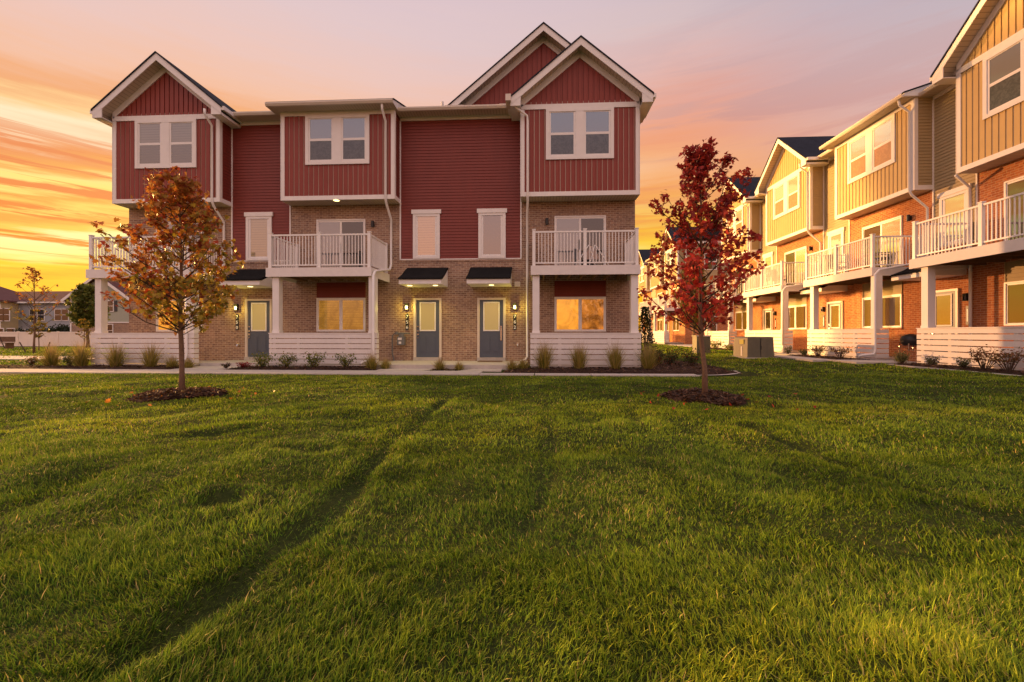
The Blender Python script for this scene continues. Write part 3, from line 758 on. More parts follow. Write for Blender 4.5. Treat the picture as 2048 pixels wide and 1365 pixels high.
def npmesh(name, co, faces, mat, cols=None, parent=None, smooth=False):
    me = bpy.data.meshes.new(name); k = faces.shape[1]
    me.vertices.add(len(co)); me.vertices.foreach_set('co', co.astype(np.float32).ravel())
    me.loops.add(faces.size); me.loops.foreach_set('vertex_index', faces.astype(np.int32).ravel())
    me.polygons.add(len(faces)); me.polygons.foreach_set('loop_start', np.arange(0, faces.size, k, dtype=np.int32))
    me.polygons.foreach_set('loop_total', np.full(len(faces), k, dtype=np.int32))
    if smooth: me.polygons.foreach_set('use_smooth', np.ones(len(faces), bool))
    me.update(calc_edges=True)
    if cols is not None:
        at = me.color_attributes.new('Col', 'FLOAT_COLOR', 'POINT')
        at.data.foreach_set('color', np.concatenate([cols, np.ones((len(cols), 1))], 1).astype(np.float32).ravel())
    me.materials.append(M[mat]); o = bpy.data.objects.new(name, me); link(o, parent); return o
m, N, p, out = newmat('lawn_ground'); v = objv(N)
c = N.ramp(N.math('ADD', N.math('MULTIPLY', N.noise(v, 3, 5, .65), .5), N.math('MULTIPLY', N.noise(v, 25, 4, .7), .5)),
           [(.3, (.014, .020, .005, 1)), (.5, (.035, .048, .010, 1)), (.7, (.075, .085, .02, 1))])
N.l(c, p.inputs['Base Color']); p.inputs['Roughness'].default_value = .95; p.inputs['Specular IOR Level'].default_value = .1
b = N.n('ShaderNodeBump'); b.inputs['Distance'].default_value = .03; N.l(N.noise(v, 30, 4, .7), b.inputs['Height']); N.l(b.outputs[0], p.inputs['Normal'])
M['ground'] = m
g = npmesh('lawn', co, quads, 'ground', smooth=True); tag(g, 'green lawn ground', kind='structure')

def slab(name, pts, z, th=.06, mat='concrete', label=None, joints=None):
    m = MB(); n = len(pts)
    m.v = [(x, y, z+0.0) for x, y in pts]+[(x, y, z-th) for x, y in pts]; m.f = [tuple(range(n)), tuple(range(2*n-1, n-1, -1))]
    for i in range(n): j = (i+1) % n; m.f.append((i, n+i, n+j, j))
    o = m.build(name, mat); tag(o, label or name.replace('_', ' '), kind='structure'); return o
# footway in front of the red row with a control joint every 1.5 m, built as separate flags in one sheet
m = MB(); x = -42.0
while x < 4.2:
    x1 = x+1.5; m.box(x, min(x1-.022, 4.3), -12.5 if x1 < -.4 else -11.86, -11.4, -.10, .030); x = x1
o = m.build('footway', 'concrete'); tag(o, 'pale concrete footway along the red row', kind='structure')
m = MB(); pts = []
for k in range(9):
    t = k/8*math.pi/2; pts.append((4.31+1.6*math.sin(t), 11.46+1.5*(1-math.cos(t))))
m.v = []; 
for x_, y_ in pts: m.v += [(x_, y_, .032), (x_-.10, y_+.10, .032)]
m.f = [(2*i, 2*i+2, 2*i+3, 2*i+1) for i in range(8)]
tag(m.build('bed_edging', 'concrete'), kind='structure')
slab('door_step', [(-5.05, 13.15), (-.25, 13.15), (-.25, 15.29), (-5.05, 15.29)], .15, .25)
slab('door_step', [(-11.2, 13.75), (-8.85, 13.75), (-8.85, 15.29), (-11.2, 15.29)], .15, .25)
slab('walkway', [(-4.75, 12.505), (-3.35, 12.505), (-3.0, 13.145), (-4.75, 13.145)], .034)
slab('walkway', [(-2.25, 12.505), (-1.0, 12.505), (-1.0, 13.145), (-1.9, 13.145)], .034)
slab('walkway', [(-11.1, 12.505), (-9.6, 12.505), (-8.95, 13.745), (-11.2, 13.745)], .036)
slab('walkway', [(10.0, 13.9), (13.35, 13.75), (13.35, 15.15), (10.0, 15.2)], .235, .3)
slab('walkway', [(9.5, 15.2), (10.5, 15.2), (10.5, 20.0), (9.8, 19.2)], .215, .3)
slab('walkway', [(11.0, 19.1), (13.35, 19.1), (13.35, 20.6), (10.5, 20.6), (10.5, 20.0)], .225, .3)
slab('bed_edging', [(10.62, 7), (10.74, 7), (10.74, 13.7), (10.62, 13.8)], .20, .3)
slab('driveway', [(-40, 17.3), (-19.5, 17.3), (-18.6, 19.8), (-40, 19.8)], .03)
slab('driveway', [(11.2, 31.5), (30, 31.5), (30, 37.5), (11.2, 37.5)], .20)

def mulch(name, fn, n=26, cx=0, cy=0, rx=1, ry=1, hgt=.10, chips=900, rect=None, zb=0.0, label='dark bark mulch bed'):
    """a raked mound with loose bark chips on it"""
    if rect:
        x0, x1, y0, y1 = rect; kx = max(4, int((x1-x0)/.12)); ky = max(4, int((y1-y0)/.12))
        X, Y = np.meshgrid(np.linspace(x0, x1, kx), np.linspace(y0, y1, ky))
        e = np.minimum(np.minimum(X-x0, x1-X), np.minimum(Y-y0, y1-Y)); Z = zb+hgt*sstep(0, .25, e)+(rng.random(X.shape)-.5)*.03*(e > .02)-.02*(e < .02)
        co = np.stack([X, Y, Z], -1).reshape(-1, 3); i = np.arange((ky-1)*(kx-1)); a = (i//(kx-1))*kx+i % (kx-1)
        fc = np.stack([a, a+1, a+kx+1, a+kx], -1)
        px_ = rng.uniform(x0+.02, x1-.02, chips); py_ = rng.uniform(y0+.02, y1-.02, chips)
        ee = np.minimum(np.minimum(px_-x0, x1-px_), np.minimum(py_-y0, y1-py_)); pz_ = zb+hgt*sstep(0, .25, ee)+.01
    else:
        kr, ka = 12, 48; rr = np.linspace(0, 1, kr); aa = np.linspace(0, 2*np.pi, ka, endpoint=False)
        RR, AA = np.meshgrid(rr, aa, indexing='ij'); edge = 1+.06*np.sin(AA*3+cx)+.04*np.sin(AA*7+1)
        X = cx+rx*RR*np.cos(AA)*edge; Y = cy+ry*RR*np.sin(AA)*edge
        Z = hz(X, Y)+hgt*(1-RR**2)**.8+(rng.random(X.shape)-.5)*.025*(RR < .99)+.02*(RR < .99)-.02*(RR > .99)
        co = np.stack([X, Y, Z], -1).reshape(-1, 3); fc = []
        for i in range(kr-1):
            for j in range(ka): fc.append((i*ka+j, (i+1)*ka+j, (i+1)*ka+(j+1) % ka, i*ka+(j+1) % ka))
        fc = np.array(fc)
        q = np.sqrt(rng.random(chips)); t = rng.random(chips)*2*np.pi; px_ = cx+rx*q*np.cos(t); py_ = cy+ry*q*np.sin(t)
        pz_ = hz(px_, py_)+hgt*(1-q**2)**.8+.02
    o = npmesh(name, co, fc, 'mulch'); tag(o, label, kind='structure')
    # chips
    L = rng.uniform(.02, .055, chips); Wd = L*rng.uniform(.25, .5, chips); h_ = rng.random(chips)*2*np.pi; tl = rng.normal(0, .35, chips)
    ux, uy, uz = np.cos(h_)*np.cos(tl), np.sin(h_)*np.cos(tl), np.sin(tl); wx, wy = -np.sin(h_), np.cos(h_); wz = rng.normal(0, .3, chips)
    base = np.stack([px_, py_, pz_+.008], -1); U_ = np.stack([ux, uy, uz], -1)*L[:, None]; V_ = np.stack([wx, wy, wz], -1)*Wd[:, None]
    cc = np.stack([base-U_-V_, base+U_-V_*.6, base+U_*.8+V_, base-U_*.9+V_*.7], 1).reshape(-1, 3)
    ff = np.arange(chips*4).reshape(-1, 4)
    pal = np.array([(.05, .025, .015), (.09, .045, .025), (.16, .08, .045), (.03, .018, .012), (.24, .15, .09)]); kk = rng.choice(5, chips, p=[.32, .3, .2, .13, .05])
    q = npmesh('bark_chips', cc, ff, 'leaf', np.repeat(pal[kk], 4, 0)); tag(q, 'loose bark chips on the mulch', kind='stuff')
    return o
TL = gnd(357, 795, .06); TL = (-6.24, 7.25); TR = (2.97, 7.67)
mulch('mulch_ring', None, cx=TL[0], cy=TL[1]-.05, rx=.68, ry=.70, hgt=.09, chips=1500, label='round mulch ring under the left maple')
mulch('mulch_ring', None, cx=TR[0]-.08, cy=TR[1]-.05, rx=.68, ry=.70, hgt=.09, chips=1500, label='round mulch ring under the red maple')
mulch('mulch_bed', None, rect=(-24, -11.15, 12.52, 13.75), hgt=.06, chips=1300)
mulch('mulch_bed', None, rect=(-9.55, -4.85, 12.52, 13.7), hgt=.06, chips=900)
mulch('mulch_bed', None, rect=(-3.2, -2.3, 12.52, 13.12), hgt=.04, chips=160)
mulch('mulch_bed', None, rect=(-.95, 5.75, 11.95, 13.7), hgt=.06, chips=1200)
mulch('mulch_bed', None, rect=(3.5, 6.0, 13.5, 17.2), hgt=.06, chips=600)
mulch('mulch_bed', None, rect=(10.76, 11.85, 8, 13.8), zb=.17, hgt=.05, chips=900)
mulch('mulch_bed', None, rect=(10.5, 11.75, 15.25, 19.0), zb=.17, hgt=.05, chips=500)
mulch('mulch_bed', None, rect=(10.5, 11.75, 20.7, 30), zb=.17, hgt=.05, chips=500)

# ------------------------------------------------------------------ blades
def blades(x, y, z, L, Wd, head, lean, curl, cols, tipc=None):
    n = len(x); base = np.stack([x, y, z], -1); hx, hy = np.cos(head), np.sin(head)
    sx, sy = -np.sin(head), np.cos(head)
    tw = rng.uniform(-.9, .9, n); sx2 = sx*np.cos(tw)+hx*np.sin(tw); sy2 = sy*np.cos(tw)+hy*np.sin(tw)
    S = np.stack([sx2, sy2, np.zeros(n)], -1)*(Wd/2)[:, None]
    def at(t):
        a = lean+curl*t*.5; return base+np.stack([hx*np.sin(a)*L*t, hy*np.sin(a)*L*t, np.cos(a)*L*t], -1)
    p1 = at(.5); p2 = at(1.0)
    co = np.stack([base-S, base+S, p1-S*.85, p1+S*.85, p2], 1).reshape(-1, 3)
    k = np.arange(n)*5
    tri = np.stack([np.stack([k, k+1, k+3], -1), np.stack([k, k+3, k+2], -1), np.stack([k+2, k+3, k+4], -1)], 1).reshape(-1, 3)
    cl = np.repeat(cols, 5, 0)
    if tipc is not None:
        cl = cl.reshape(n, 5, 3); cl[:, 4] = cl[:, 4]*.5+tipc*.5; cl[:, 0:2] *= 1.0; cl = cl.reshape(-1, 3)
    return co, tri, cl
def is_lawn(x, y):
    ok = (y < 11.36) | (x > 6.05) | (x < -24)
    ok |= (y > 13.9) & (x < -15.6) & ~((y > 17.2) & (y < 19.9) & (x < -18.4))
    ok &= ~((x > 10.0) & (y > 13.8) & (y < 15.3)) & ~((x > 9.4) & (y > 15) & (y < 20.6)) & ~((x > 10.6) & (y > 6) & (y < 32)) & ~((x > 11) & (y > 31))
    ok &= ~((x > 3.3) & (x < 6.05) & (y > 11.36) & (y < 17.2))
    for cx, cy in (TL, TR): ok &= ((x-cx)/.69)**2+((y-cy+.05)/.71)**2 > 1+.12*np.sin(np.arctan2(y-cy, x-cx)*5)
    ok &= ~((x > -15.3) & (x < 3.6) & (y > 13) & (y < 22))
    return ok
PAL = np.array([(.036, .096, .009), (.105, .200, .013), (.235, .330, .020), (.450, .480, .034), (.50, .38, .14)])
def grass(regions):
    C, T_, K = [], [], []; off = 0
    for (x0, x1, y0, y1, dens, L0, W0) in regions:
        n = int((x1-x0)*(y1-y0)*dens); x = rng.uniform(x0, x1, n); y = rng.uniform(y0, y1, n)
        # only where a viewer near the photograph's place can look
        ok = is_lawn(x, y) & (np.abs(x+.05*y) < 1.33*(y)+1.6); x, y = x[ok], y[ok]; n = len(x)
        # tufts: pull blades together
        ta = vn(x, y, 14, 21)*6.28; x = x+np.cos(ta)*.012; y = y+np.sin(ta)*.012
        rt = np.clip(rut(x, y)/.05, 0, 1); lump = fbm(x, y, 2.6, 30); big = fbm(x, y, .6, 40)
        L = L0*(.35+.50*rng.random(n)+1.0*(lump-.25))*(1-.30*rt); L *= np.where(rng.random(n) < .03, 1.5, 1)
        hd = vn(x, y, 1.1, 50)*9+rng.normal(0, 1.3, n); lean = np.abs(rng.normal(.28, .28, n))+rt*.5; curl = rng.uniform(0, 1.3, n)
        u = np.clip(.5*rng.random(n)+.9*(big-.28)+.35*(lump-.4), 0, .999)
        idx = np.clip((u*3.4).astype(int), 0, 3); dry = rng.random(n) < (.025+.05*rt+.06*(fbm(x, y, 1.3, 77) > .62)); idx = np.where(dry, 4, idx)
        fr = rng.uniform(.6, 1.45, (n, 1)); col = PAL[idx]*fr
        co, tr, cl = blades(x, y, hz(x, y)-.008, L, W0*rng.uniform(.7, 1.3, n), hd, lean, curl, col, np.array([.46, .48, .06]))
        C.append(co); T_.append(tr+off); K.append(cl); off += len(co)
    o = npmesh('grass', np.concatenate(C), np.concatenate(T_), 'blade', np.concatenate(K)); tag(o, 'green mown grass of the lawn', kind='stuff')
    return off//5
GR = [(-3.2, 3.4, .7, 2.2, 15000, .050, .0036), (-5.5, 6, 2.2, 4.2, 6500, .048, .0048), (-9, 9, 4.2, 7, 2600, .048, .0075), (-14, 10.6, 7, 11.4, 1150, .048, .012),
      (5.9, 10.7, 11.4, 22, 330, .06, .022), (-.0, 11.2, 22, 42, 90, .08, .05), (-42, -15.6, 13.9, 40, 45, .08, .06), (-45, -24, 10, 13.9, 100, .06, .03)]
nb_ = grass(GR); print('blades', nb_)
M['sticker'] = simple('yellow_warning_sticker', (.55, .50, .03), .5, .1)
M['splash'] = simple('rusty_brown_plastic', (.20, .07, .05), .7, .1)
M['g_cloth'] = simple('pale_chair_fabric', (.5, .38, .33), .8, .1)
# ------------------------------------------------------------------ trees, shrubs, tufts
LEAF = np.array([(0, 0), (.32, -.02), (.52, .30), (.26, .36), (.34, .72), (.13, .62), (0, 1.0), (-.13, .62), (-.34, .72), (-.26, .36), (-.52, .30), (-.32, -.02)])
OVAL = np.array([(0, 0), (.22, .25), (.25, .6), (0, 1.0), (-.25, .6), (-.22, .25)])
def leaves(P, size, cols, shape=LEAF, droop=.5, parent=None, name='crown'):
    n = len(P); k = len(shape)
    h_ = rng.random(n)*2*np.pi; pit = rng.normal(-droop, .6, n); rl = rng.normal(0, .8, n)
    u = np.stack([np.cos(h_)*np.cos(pit), np.sin(h_)*np.cos(pit), np.sin(pit)], -1)
    s0 = np.stack([-np.sin(h_), np.cos(h_), np.zeros(n)], -1); nn = np.cross(s0, u)
    s1 = s0*np.cos(rl)[:, None]+nn*np.sin(rl)[:, None]; nn = np.cross(s1, u)
    sz = size*rng.uniform(.6, 1.2, n)
    co = P[:, None, :]+(u[:, None, :]*shape[None, :, 1, None]+s1[:, None, :]*shape[None, :, 0, None]+nn[:, None, :]*(-.25*np.abs(shape[None, :, 0, None])**1.2))*sz[:, None, None]
    fc = np.arange(n*k).reshape(-1, k)
    return npmesh(name, co.reshape(-1, 3), fc, 'leaf', np.repeat(cols, k, 0), parent)
def tube_mesh(m, pts, rs, n=6): m.tube([tuple(p) for p in pts], list(rs), n, world=True)
def tree(name, label, loc, top, z0, env, colf, nbr=30, tw=6, lpt=9, lsize=.085, r0=.06, seed=1, group=None, bark='bark', rise=1.0, spread=.10):
    """env(t) -> (left reach, right reach) of the crown, t = 0 at its foot and 1 at its tip"""
    rs = np.random.default_rng(seed); root = empty(name, (loc[0], loc[1], loc[2] if len(loc) > 2 else float(hz(loc[0], loc[1]))))
    tag(root, label, 'tree', group)
    m = MB(); tp = []; wob = rs.normal(0, .012, (9, 2)).cumsum(0)*top/4
    zt = np.linspace(-.03, top*.97, 9); rad = np.interp(zt/top, [0, .03, .3, 1], [r0*1.35, r0, r0*.85, r0*.12])
    tr = np.array([(wob[i, 0]*(i > 1), wob[i, 1]*(i > 1), zt[i]) for i in range(9)])
    tube_mesh(m, tr, rad, 10); m.build('trunk', bark, root, smooth=True)
    def trunk_at(z): return np.array([np.interp(z, zt, tr[:, 0]), np.interp(z, zt, tr[:, 1]), z])
    b = MB(); LP = []
    for i in range(nbr):
        f = (i+.5)/nbr; t = f**.85*.97; ze = z0+t*(top-z0); a = i*2.399+rs.normal(0, .25)
        el, er = env(t); ca = math.cos(a); reach = (er if ca > 0 else el)*(.45+.55*abs(ca))+ (1-abs(ca))*.5*(el+er)*.45
        reach *= rs.uniform(.72, 1.0)
        zs = max(z0*.80+rs.uniform(0, .1), ze-reach*rise*rs.uniform(.75, 1.05)-.05); zs = min(zs, top*.93)
        p0 = trunk_at(zs); p3 = np.array([p0[0]+reach*ca, p0[1]+reach*math.sin(a), ze])
        md = p0*.5+p3*.5+np.array([0, 0, -.06*reach])+rs.normal(0, .02, 3)
        pts = np.array([p0, p0*.75+md*.25+rs.normal(0, .01, 3), md, md*.45+p3*.55+rs.normal(0, .015, 3), p3])
        L = np.linalg.norm(p3-p0); rb = min(r0*.42, .006+.011*L*(r0/.06))
        tube_mesh(b, pts, [rb, rb*.8, rb*.6, rb*.4, rb*.18], 5)
        for j in range(tw):
            q = .30+.70*(j+rs.random())/tw; k = q*4; ii = min(3, int(k)); pp = pts[ii]*(1-(k-ii))+pts[ii+1]*(k-ii)
            d = rs.normal(0, 1, 3); d[2] = abs(d[2])*.7+.15; d += (p3-p0)/max(L, .01)*.8; d /= np.linalg.norm(d)
            l = (.10+.24*L*(1.1-q))*rs.uniform(.6, 1.2)+.06; e = pp+d*l
            tube_mesh(b, [pp, (pp+e)/2+rs.normal(0, .01, 3), e], [rb*.3, rb*.22, rb*.1], 4)
            nl = max(3, int(lpt*rs.uniform(.6, 1.4)))
            tt = rs.uniform(.55, 1.12, nl)
            LP.append(pp+(e-pp)*tt[:, None]+rs.normal(0, spread*.45, (nl, 3)))
    # leader
    nl = int(lpt*3); zz_ = rs.uniform(top*.86, top, nl); LP.append(np.stack([rs.normal(0, .05, nl)+tr[-1, 0], rs.normal(0, .05, nl)+tr[-1, 1], zz_], -1))
    b.build('branches', 'bark_far', root, smooth=True)
    P = np.concatenate(LP); leaves(P, lsize, colf(P, rs, z0, top), parent=root)
    return root
def env_of(tab):
    ts = [a[0] for a in tab]; return lambda t: (float(np.interp(t, ts, [a[1] for a in tab])), float(np.interp(t, ts, [a[2] for a in tab])))
def pal(ws, cs, rs, n): c = np.array(cs); return c[rs.choice(len(cs), n, p=np.array(ws)/sum(ws))]*rs.uniform(.75, 1.25, (n, 1))
def col_left(P, rs, z0, top):
    n = len(P); g = np.clip(.5+P[:, 0]*.45-(P[:, 2]-z0)/(top-z0)*.75+.12+rs.normal(0, .16, n), 0, 1)
    A = pal([3, 3, 1.2, 1], [(.36, .11, .028), (.42, .19, .04), (.28, .05, .025), (.40, .25, .06)], rs, n); B = pal([3, 2, 1], [(.32, .25, .035), (.46, .31, .045), (.17, .16, .03)], rs, n)
    return np.where((g > rs.uniform(.25, .75, n))[:, None], B, A)
def col_red(P, rs, z0, top):
    n = len(P); h = (P[:, 2]-z0)/(top-z0)
    A = pal([3, 2, 1.4], [(.36, .036, .028), (.22, .022, .022), (.46, .06, .03)], rs, n); B = pal([3, 2, 1], [(.54, .06, .045), (.38, .038, .03), (.55, .13, .045)], rs, n)
    return np.where((h+rs.normal(0, .22, n) > .42)[:, None], A, B)
tree('maple_tree', 'young maple with orange and olive leaves in a mulch ring, left side of the lawn', TL, 3.92, 1.38,
     env_of([(0, .55, .45), (.05, 1.05, .75), (.13, 1.28, .92), (.32, 1.02, .90), (.45, 1.18, .86), (.62, .84, .78), (.78, .62, .52), (.9, .44, .30), (1, .12, .08)]), col_left, nbr=58, tw=6, lpt=13, lsize=.086, r0=.043, seed=3, rise=.72)
tree('maple_tree', 'young maple with crimson leaves in a mulch ring, right side of the lawn', TR, 4.46, 1.36,
     env_of([(0, .45, .40), (.07, .95, .70), (.17, 1.20, .88), (.30, 1.12, 1.02), (.42, .90, 1.0), (.5, .45, 1.0), (.58, .92, .62), (.66, .84, .50), (.75, .42, .95), (.83, .26, .72), (.88, .22, .25), (1, .12, .12)]), col_red, nbr=62, tw=6, lpt=12, lsize=.082, r0=.043, seed=8, rise=.85, spread=.085)
n = 70; k = np.arange(n) % 2; cx_ = np.where(k == 0, TL[0], TR[0]); fx_ = cx_+rng.normal(.1, .7, n); fy_ = 7.3+rng.normal(-.1, .6, n)
P = np.stack([fx_, fy_, hz(fx_, fy_)+.05], -1)
cl_ = np.where((k == 0)[:, None], np.array([[.50, .20, .04]]), np.array([[.42, .06, .03]]))*rng.uniform(.5, 1.2, (n, 1))
tag(leaves(P, .06, cl_, droop=.1, name='fallen_leaves'), 'fallen maple leaves on the grass', kind='stuff')
def gx(px, Y): return uX(px, Y)
def col_far_or(P, rs, z0, top):
    n = len(P); h = (P[:, 2]-z0)/(top-z0); A = pal([2, 2, 1], [(.40, .16, .04), (.30, .10, .03), (.42, .24, .06)], rs, n); B = pal([2, 1], [(.20, .18, .035), (.28, .2, .04)], rs, n)
    return np.where((h > rs.uniform(.1, .6, n))[:, None], A, B)
def col_green(P, rs, z0, top): return pal([3, 2, 1], [(.10, .13, .025), (.16, .18, .035), (.24, .21, .04)], rs, len(P))
def col_olive(P, rs, z0, top): return pal([3, 2, 1], [(.16, .14, .025), (.24, .18, .03), (.30, .16, .03)], rs, len(P))
tree('street_tree', 'thin sparse tree with a few orange leaves, far left in front of the white fence', (gx(68, 23.5), 23.5), 5.1, 1.6,
     env_of([(0, .9, .9), (.15, 1.3, 1.3), (.4, 1.2, 1.25), (.7, .7, .95), (1, .2, .2)]), col_far_or, nbr=24, tw=4, lpt=5, lsize=.13, r0=.05, seed=12, rise=1.2)
tree('street_tree', 'round dark green tree beside the leftmost porch column', (gx(176, 32), 32), 5.0, 1.9,
     env_of([(0, .8, .8), (.2, 1.25, 1.3), (.5, 1.3, 1.4), (.8, .9, 1.0), (1, .3, .3)]), col_green, nbr=44, tw=6, lpt=16, lsize=.22, r0=.1, seed=14, spread=.2)
tree('street_tree', 'olive green tree in the gap behind the red maple', (gx(1388, 30), 30), 5.6, 1.6,
     env_of([(0, .6, .6), (.2, 1.2, 1.2), (.5, 1.25, 1.25), (.8, .8, .8), (1, .3, .3)]), col_olive, nbr=36, tw=6, lpt=14, lsize=.2, r0=.09, seed=17, spread=.18)

def shrub(name, label, x, y, w_, h_, cols, ws, n=420, ls=.05, group=None, shape=OVAL, cone=False, cat='shrub', z=None, stems=9, seed=0, sparse=False):
    rs = np.random.default_rng(seed+int(abs(x)*100)); root = empty(name, (x, y, float(hz(x, y))+.05 if z is None else z)); tag(root, label, cat, group)
    m = MB(); Q = []
    for i in range(stems):
        a = i*2.4; r = w_/2*rs.uniform(.3, .95)*(1 if not cone else .7); hh = h_*rs.uniform(.65, 1.0)
        e = np.array([r*math.cos(a), r*math.sin(a)*.8, hh*(1 if not cone else .6)]); md = e*.5+np.array([0, 0, .05*h_])
        tube_mesh(m, [np.array([e[0]*.1, e[1]*.1, -.02]), md, e], [.012, .008, .003], 5); Q.append(e)
    if cone: tube_mesh(m, [(0, 0, -.02), (0, 0, h_*.95)], [.05, .01], 6)
    m.build('stems', 'bark_far', root)
    if cone:
        t = rs.random(n)**.8; a = rs.random(n)*6.283; r = w_/2*(1-t*.75)*np.sqrt(rs.uniform(.2, 1, n))*(1+.25*np.sin(a*3+t*9)); P = np.stack([r*np.cos(a), r*np.sin(a), t*h_], -1)
    else:
        k = rs.integers(0, stems, n); Qa = np.array(Q)[k]; t = rs.uniform(.25 if not sparse else .55, 1.08, n)
        P = Qa*t[:, None]+rs.normal(0, 1, (n, 3))*np.array([w_*.09, w_*.08, h_*.10])*(.6 if sparse else 1)
        P[:, 2] = np.abs(P[:, 2])+.01
    leaves(P, ls, pal(ws, cols, rs, n), shape=shape, droop=-.2, parent=root, name='foliage'); return root
def tuft(label, x, y, w_, h_, cols=None, n=330, group='ornamental grass clumps in the front beds', seed=0, z=None):
    rs = np.random.default_rng(seed+int(abs(x)*77)+5); root = empty('ornamental_grass', (x, y, float(hz(x, y))+.04 if z is None else z)); tag(root, label, 'ornamental grass', group)
    a = rs.random(n)*6.283; r = np.abs(rs.normal(0, .05, n)); L = h_*rs.uniform(.45, 1.12, n); ln = np.abs(rs.normal(.0, .26, n))*(w_/h_/.62)
    cols = cols or [(.30, .26, .055), (.42, .34, .08), (.16, .18, .035), (.55, .42, .16)]
    c = pal([3, 3, 2, 1], cols, rs, n)
    C, T_, K = [], [], []; off = 0
    co, tr, cl = blades(r*np.cos(a), r*np.sin(a), np.full(n, -.03), L, np.full(n, .010), a, ln, ln*1.1+.15, c, np.array([.40, .30, .10]))
    npmesh('blades', co, tr, 'blade', cl, root)
    k = n//9; a = rs.random(k)*6.283; co, tr, cl = blades(a*0, a*0, np.zeros(k), h_*rs.uniform(1.0, 1.35, k), np.full(k, .006), a, np.abs(rs.normal(.05, .16, k)), np.full(k, .25), pal([1], [(.42, .30, .16)], rs, k))
    npmesh('seed_stalks', co, tr, 'blade', cl, root); return root
Yb = 13.15
for px, w_, h_, lab, yy in [(103, .75, .78, 'wide ornamental grass clump, leftmost in the front bed, before the white fence', 13.3), (163, .60, .84, 'ornamental grass clump just left of the leftmost patio wall corner', 13.3),
    (232, .58, .78, 'ornamental grass clump before the left third of the leftmost patio wall', Yb), (301, .56, .76, 'ornamental grass clump before the middle of the leftmost patio wall', Yb),
    (345, .42, .42, 'small low grass tuft just left of the orange maple trunk', 13.0), (378, .36, .34, 'small green grass tuft just right of the orange maple trunk', 13.1),
    (743, .50, .50, 'ragged low grass tuft at the right end of the middle patio wall', 13.0), (771, .34, .34, 'short green grass tuft beside the middle downspout foot', 13.1),
    (880, .36, .36, 'low grass tuft in the tiny bed between the two walkways, the left one', 12.85), (918, .28, .26, 'lowest grass tuft in the tiny bed between the two walkways, the right one', 12.85),
    (1024, .42, .36, 'broad low grass tuft at the left end of the right bed', 12.85), (1046, .30, .36, 'narrow low grass tuft beside the splash block', 13.0),
    (1088, .50, .82, 'tall ornamental grass clump before the left end of the right patio wall', Yb), (1158, .46, .78, 'tall ornamental grass clump before the centre left of the right patio wall', Yb),
    (1230, .44, .80, 'tall ornamental grass clump before the right part of the right patio wall', Yb), (1296, .52, .80, 'yellowish ornamental grass clump past the right corner of the red row', Yb)]:
    tuft(lab, gx(px, yy), yy, w_, h_, n=int(260+520*h_), seed=px)
GREEN = [(.09, .13, .03), (.17, .20, .04), (.30, .27, .05)]
for px, w_, h_, n, lab in [(523, .85, .42, 460, 'spreading green shrub left of the middle patio wall, yellowest leaves'), (572, .75, .44, 420, 'green leafy shrub before the left part of the middle patio wall'),
    (627, .85, .44, 440, 'loose green shrub with two tall sprigs before the middle patio wall'), (691, .65, .42, 360, 'compact green shrub before the right part of the middle patio wall')]:
    shrub('leafy_shrub', lab, gx(px, 13.05), 13.05, w_, h_, GREEN, [2, 3, 1.4], n, .065, 'green shrubs before the middle patio', seed=px)
shrub('low_plant', 'low crimson leaved plant in the middle bed', gx(487, 12.95), 12.95, .62, .16, [(.30, .03, .03), (.16, .02, .02)], [2, 1], 300, .05, cat='plant', seed=2)
shrub('low_plant', 'dark flat plant at the left tip of the middle bed', gx(452, 12.9), 12.9, .36, .13, [(.05, .06, .02), (.12, .04, .02)], [2, 1], 160, .05, cat='plant', seed=4)
shrub('flowering_shrub', 'dark green shrub with white flowers between the two left grass clumps', gx(138, 13.4), 13.4, .6, .42, [(.05, .08, .02), (.09, .12, .03), (.7, .66, .6)], [3, 2, .4], 420, .06, seed=5)
shrub('flowering_shrub', 'low shrub with pale blooms at the left edge of the front bed', gx(62, 13.3), 13.3, .5, .28, [(.06, .08, .02), (.3, .09, .04), (.7, .6, .5)], [3, 1.5, .4], 300, .06, seed=6)
shrub('evergreen_shrub', 'dark conical evergreen at the right corner of the red row', gx(1290, 16), 16.0, .95, 2.05, [(.02, .035, .012), (.035, .05, .015)], [2, 1], 3200, .07, cone=True, seed=7)
for px, yy, w_, h_, lab in [(1315, 14.6, .55, .55, 'small dark shrub between the evergreen and the reddish shrubs'), (1340, 14.8, .75, .55, 'dark shrub with a reddish top right of the evergreen'), (1381, 14.6, .85, .50, 'wide low shrub with rusty tips, nearest the red maple trunk')]:
    shrub('border_shrub', lab, gx(px, yy), yy, w_, h_, [(.035, .055, .018), (.07, .09, .025), (.22, .06, .03)], [3, 2, 1.2], 700, .06, 'shrubs in the corner bed', seed=px)
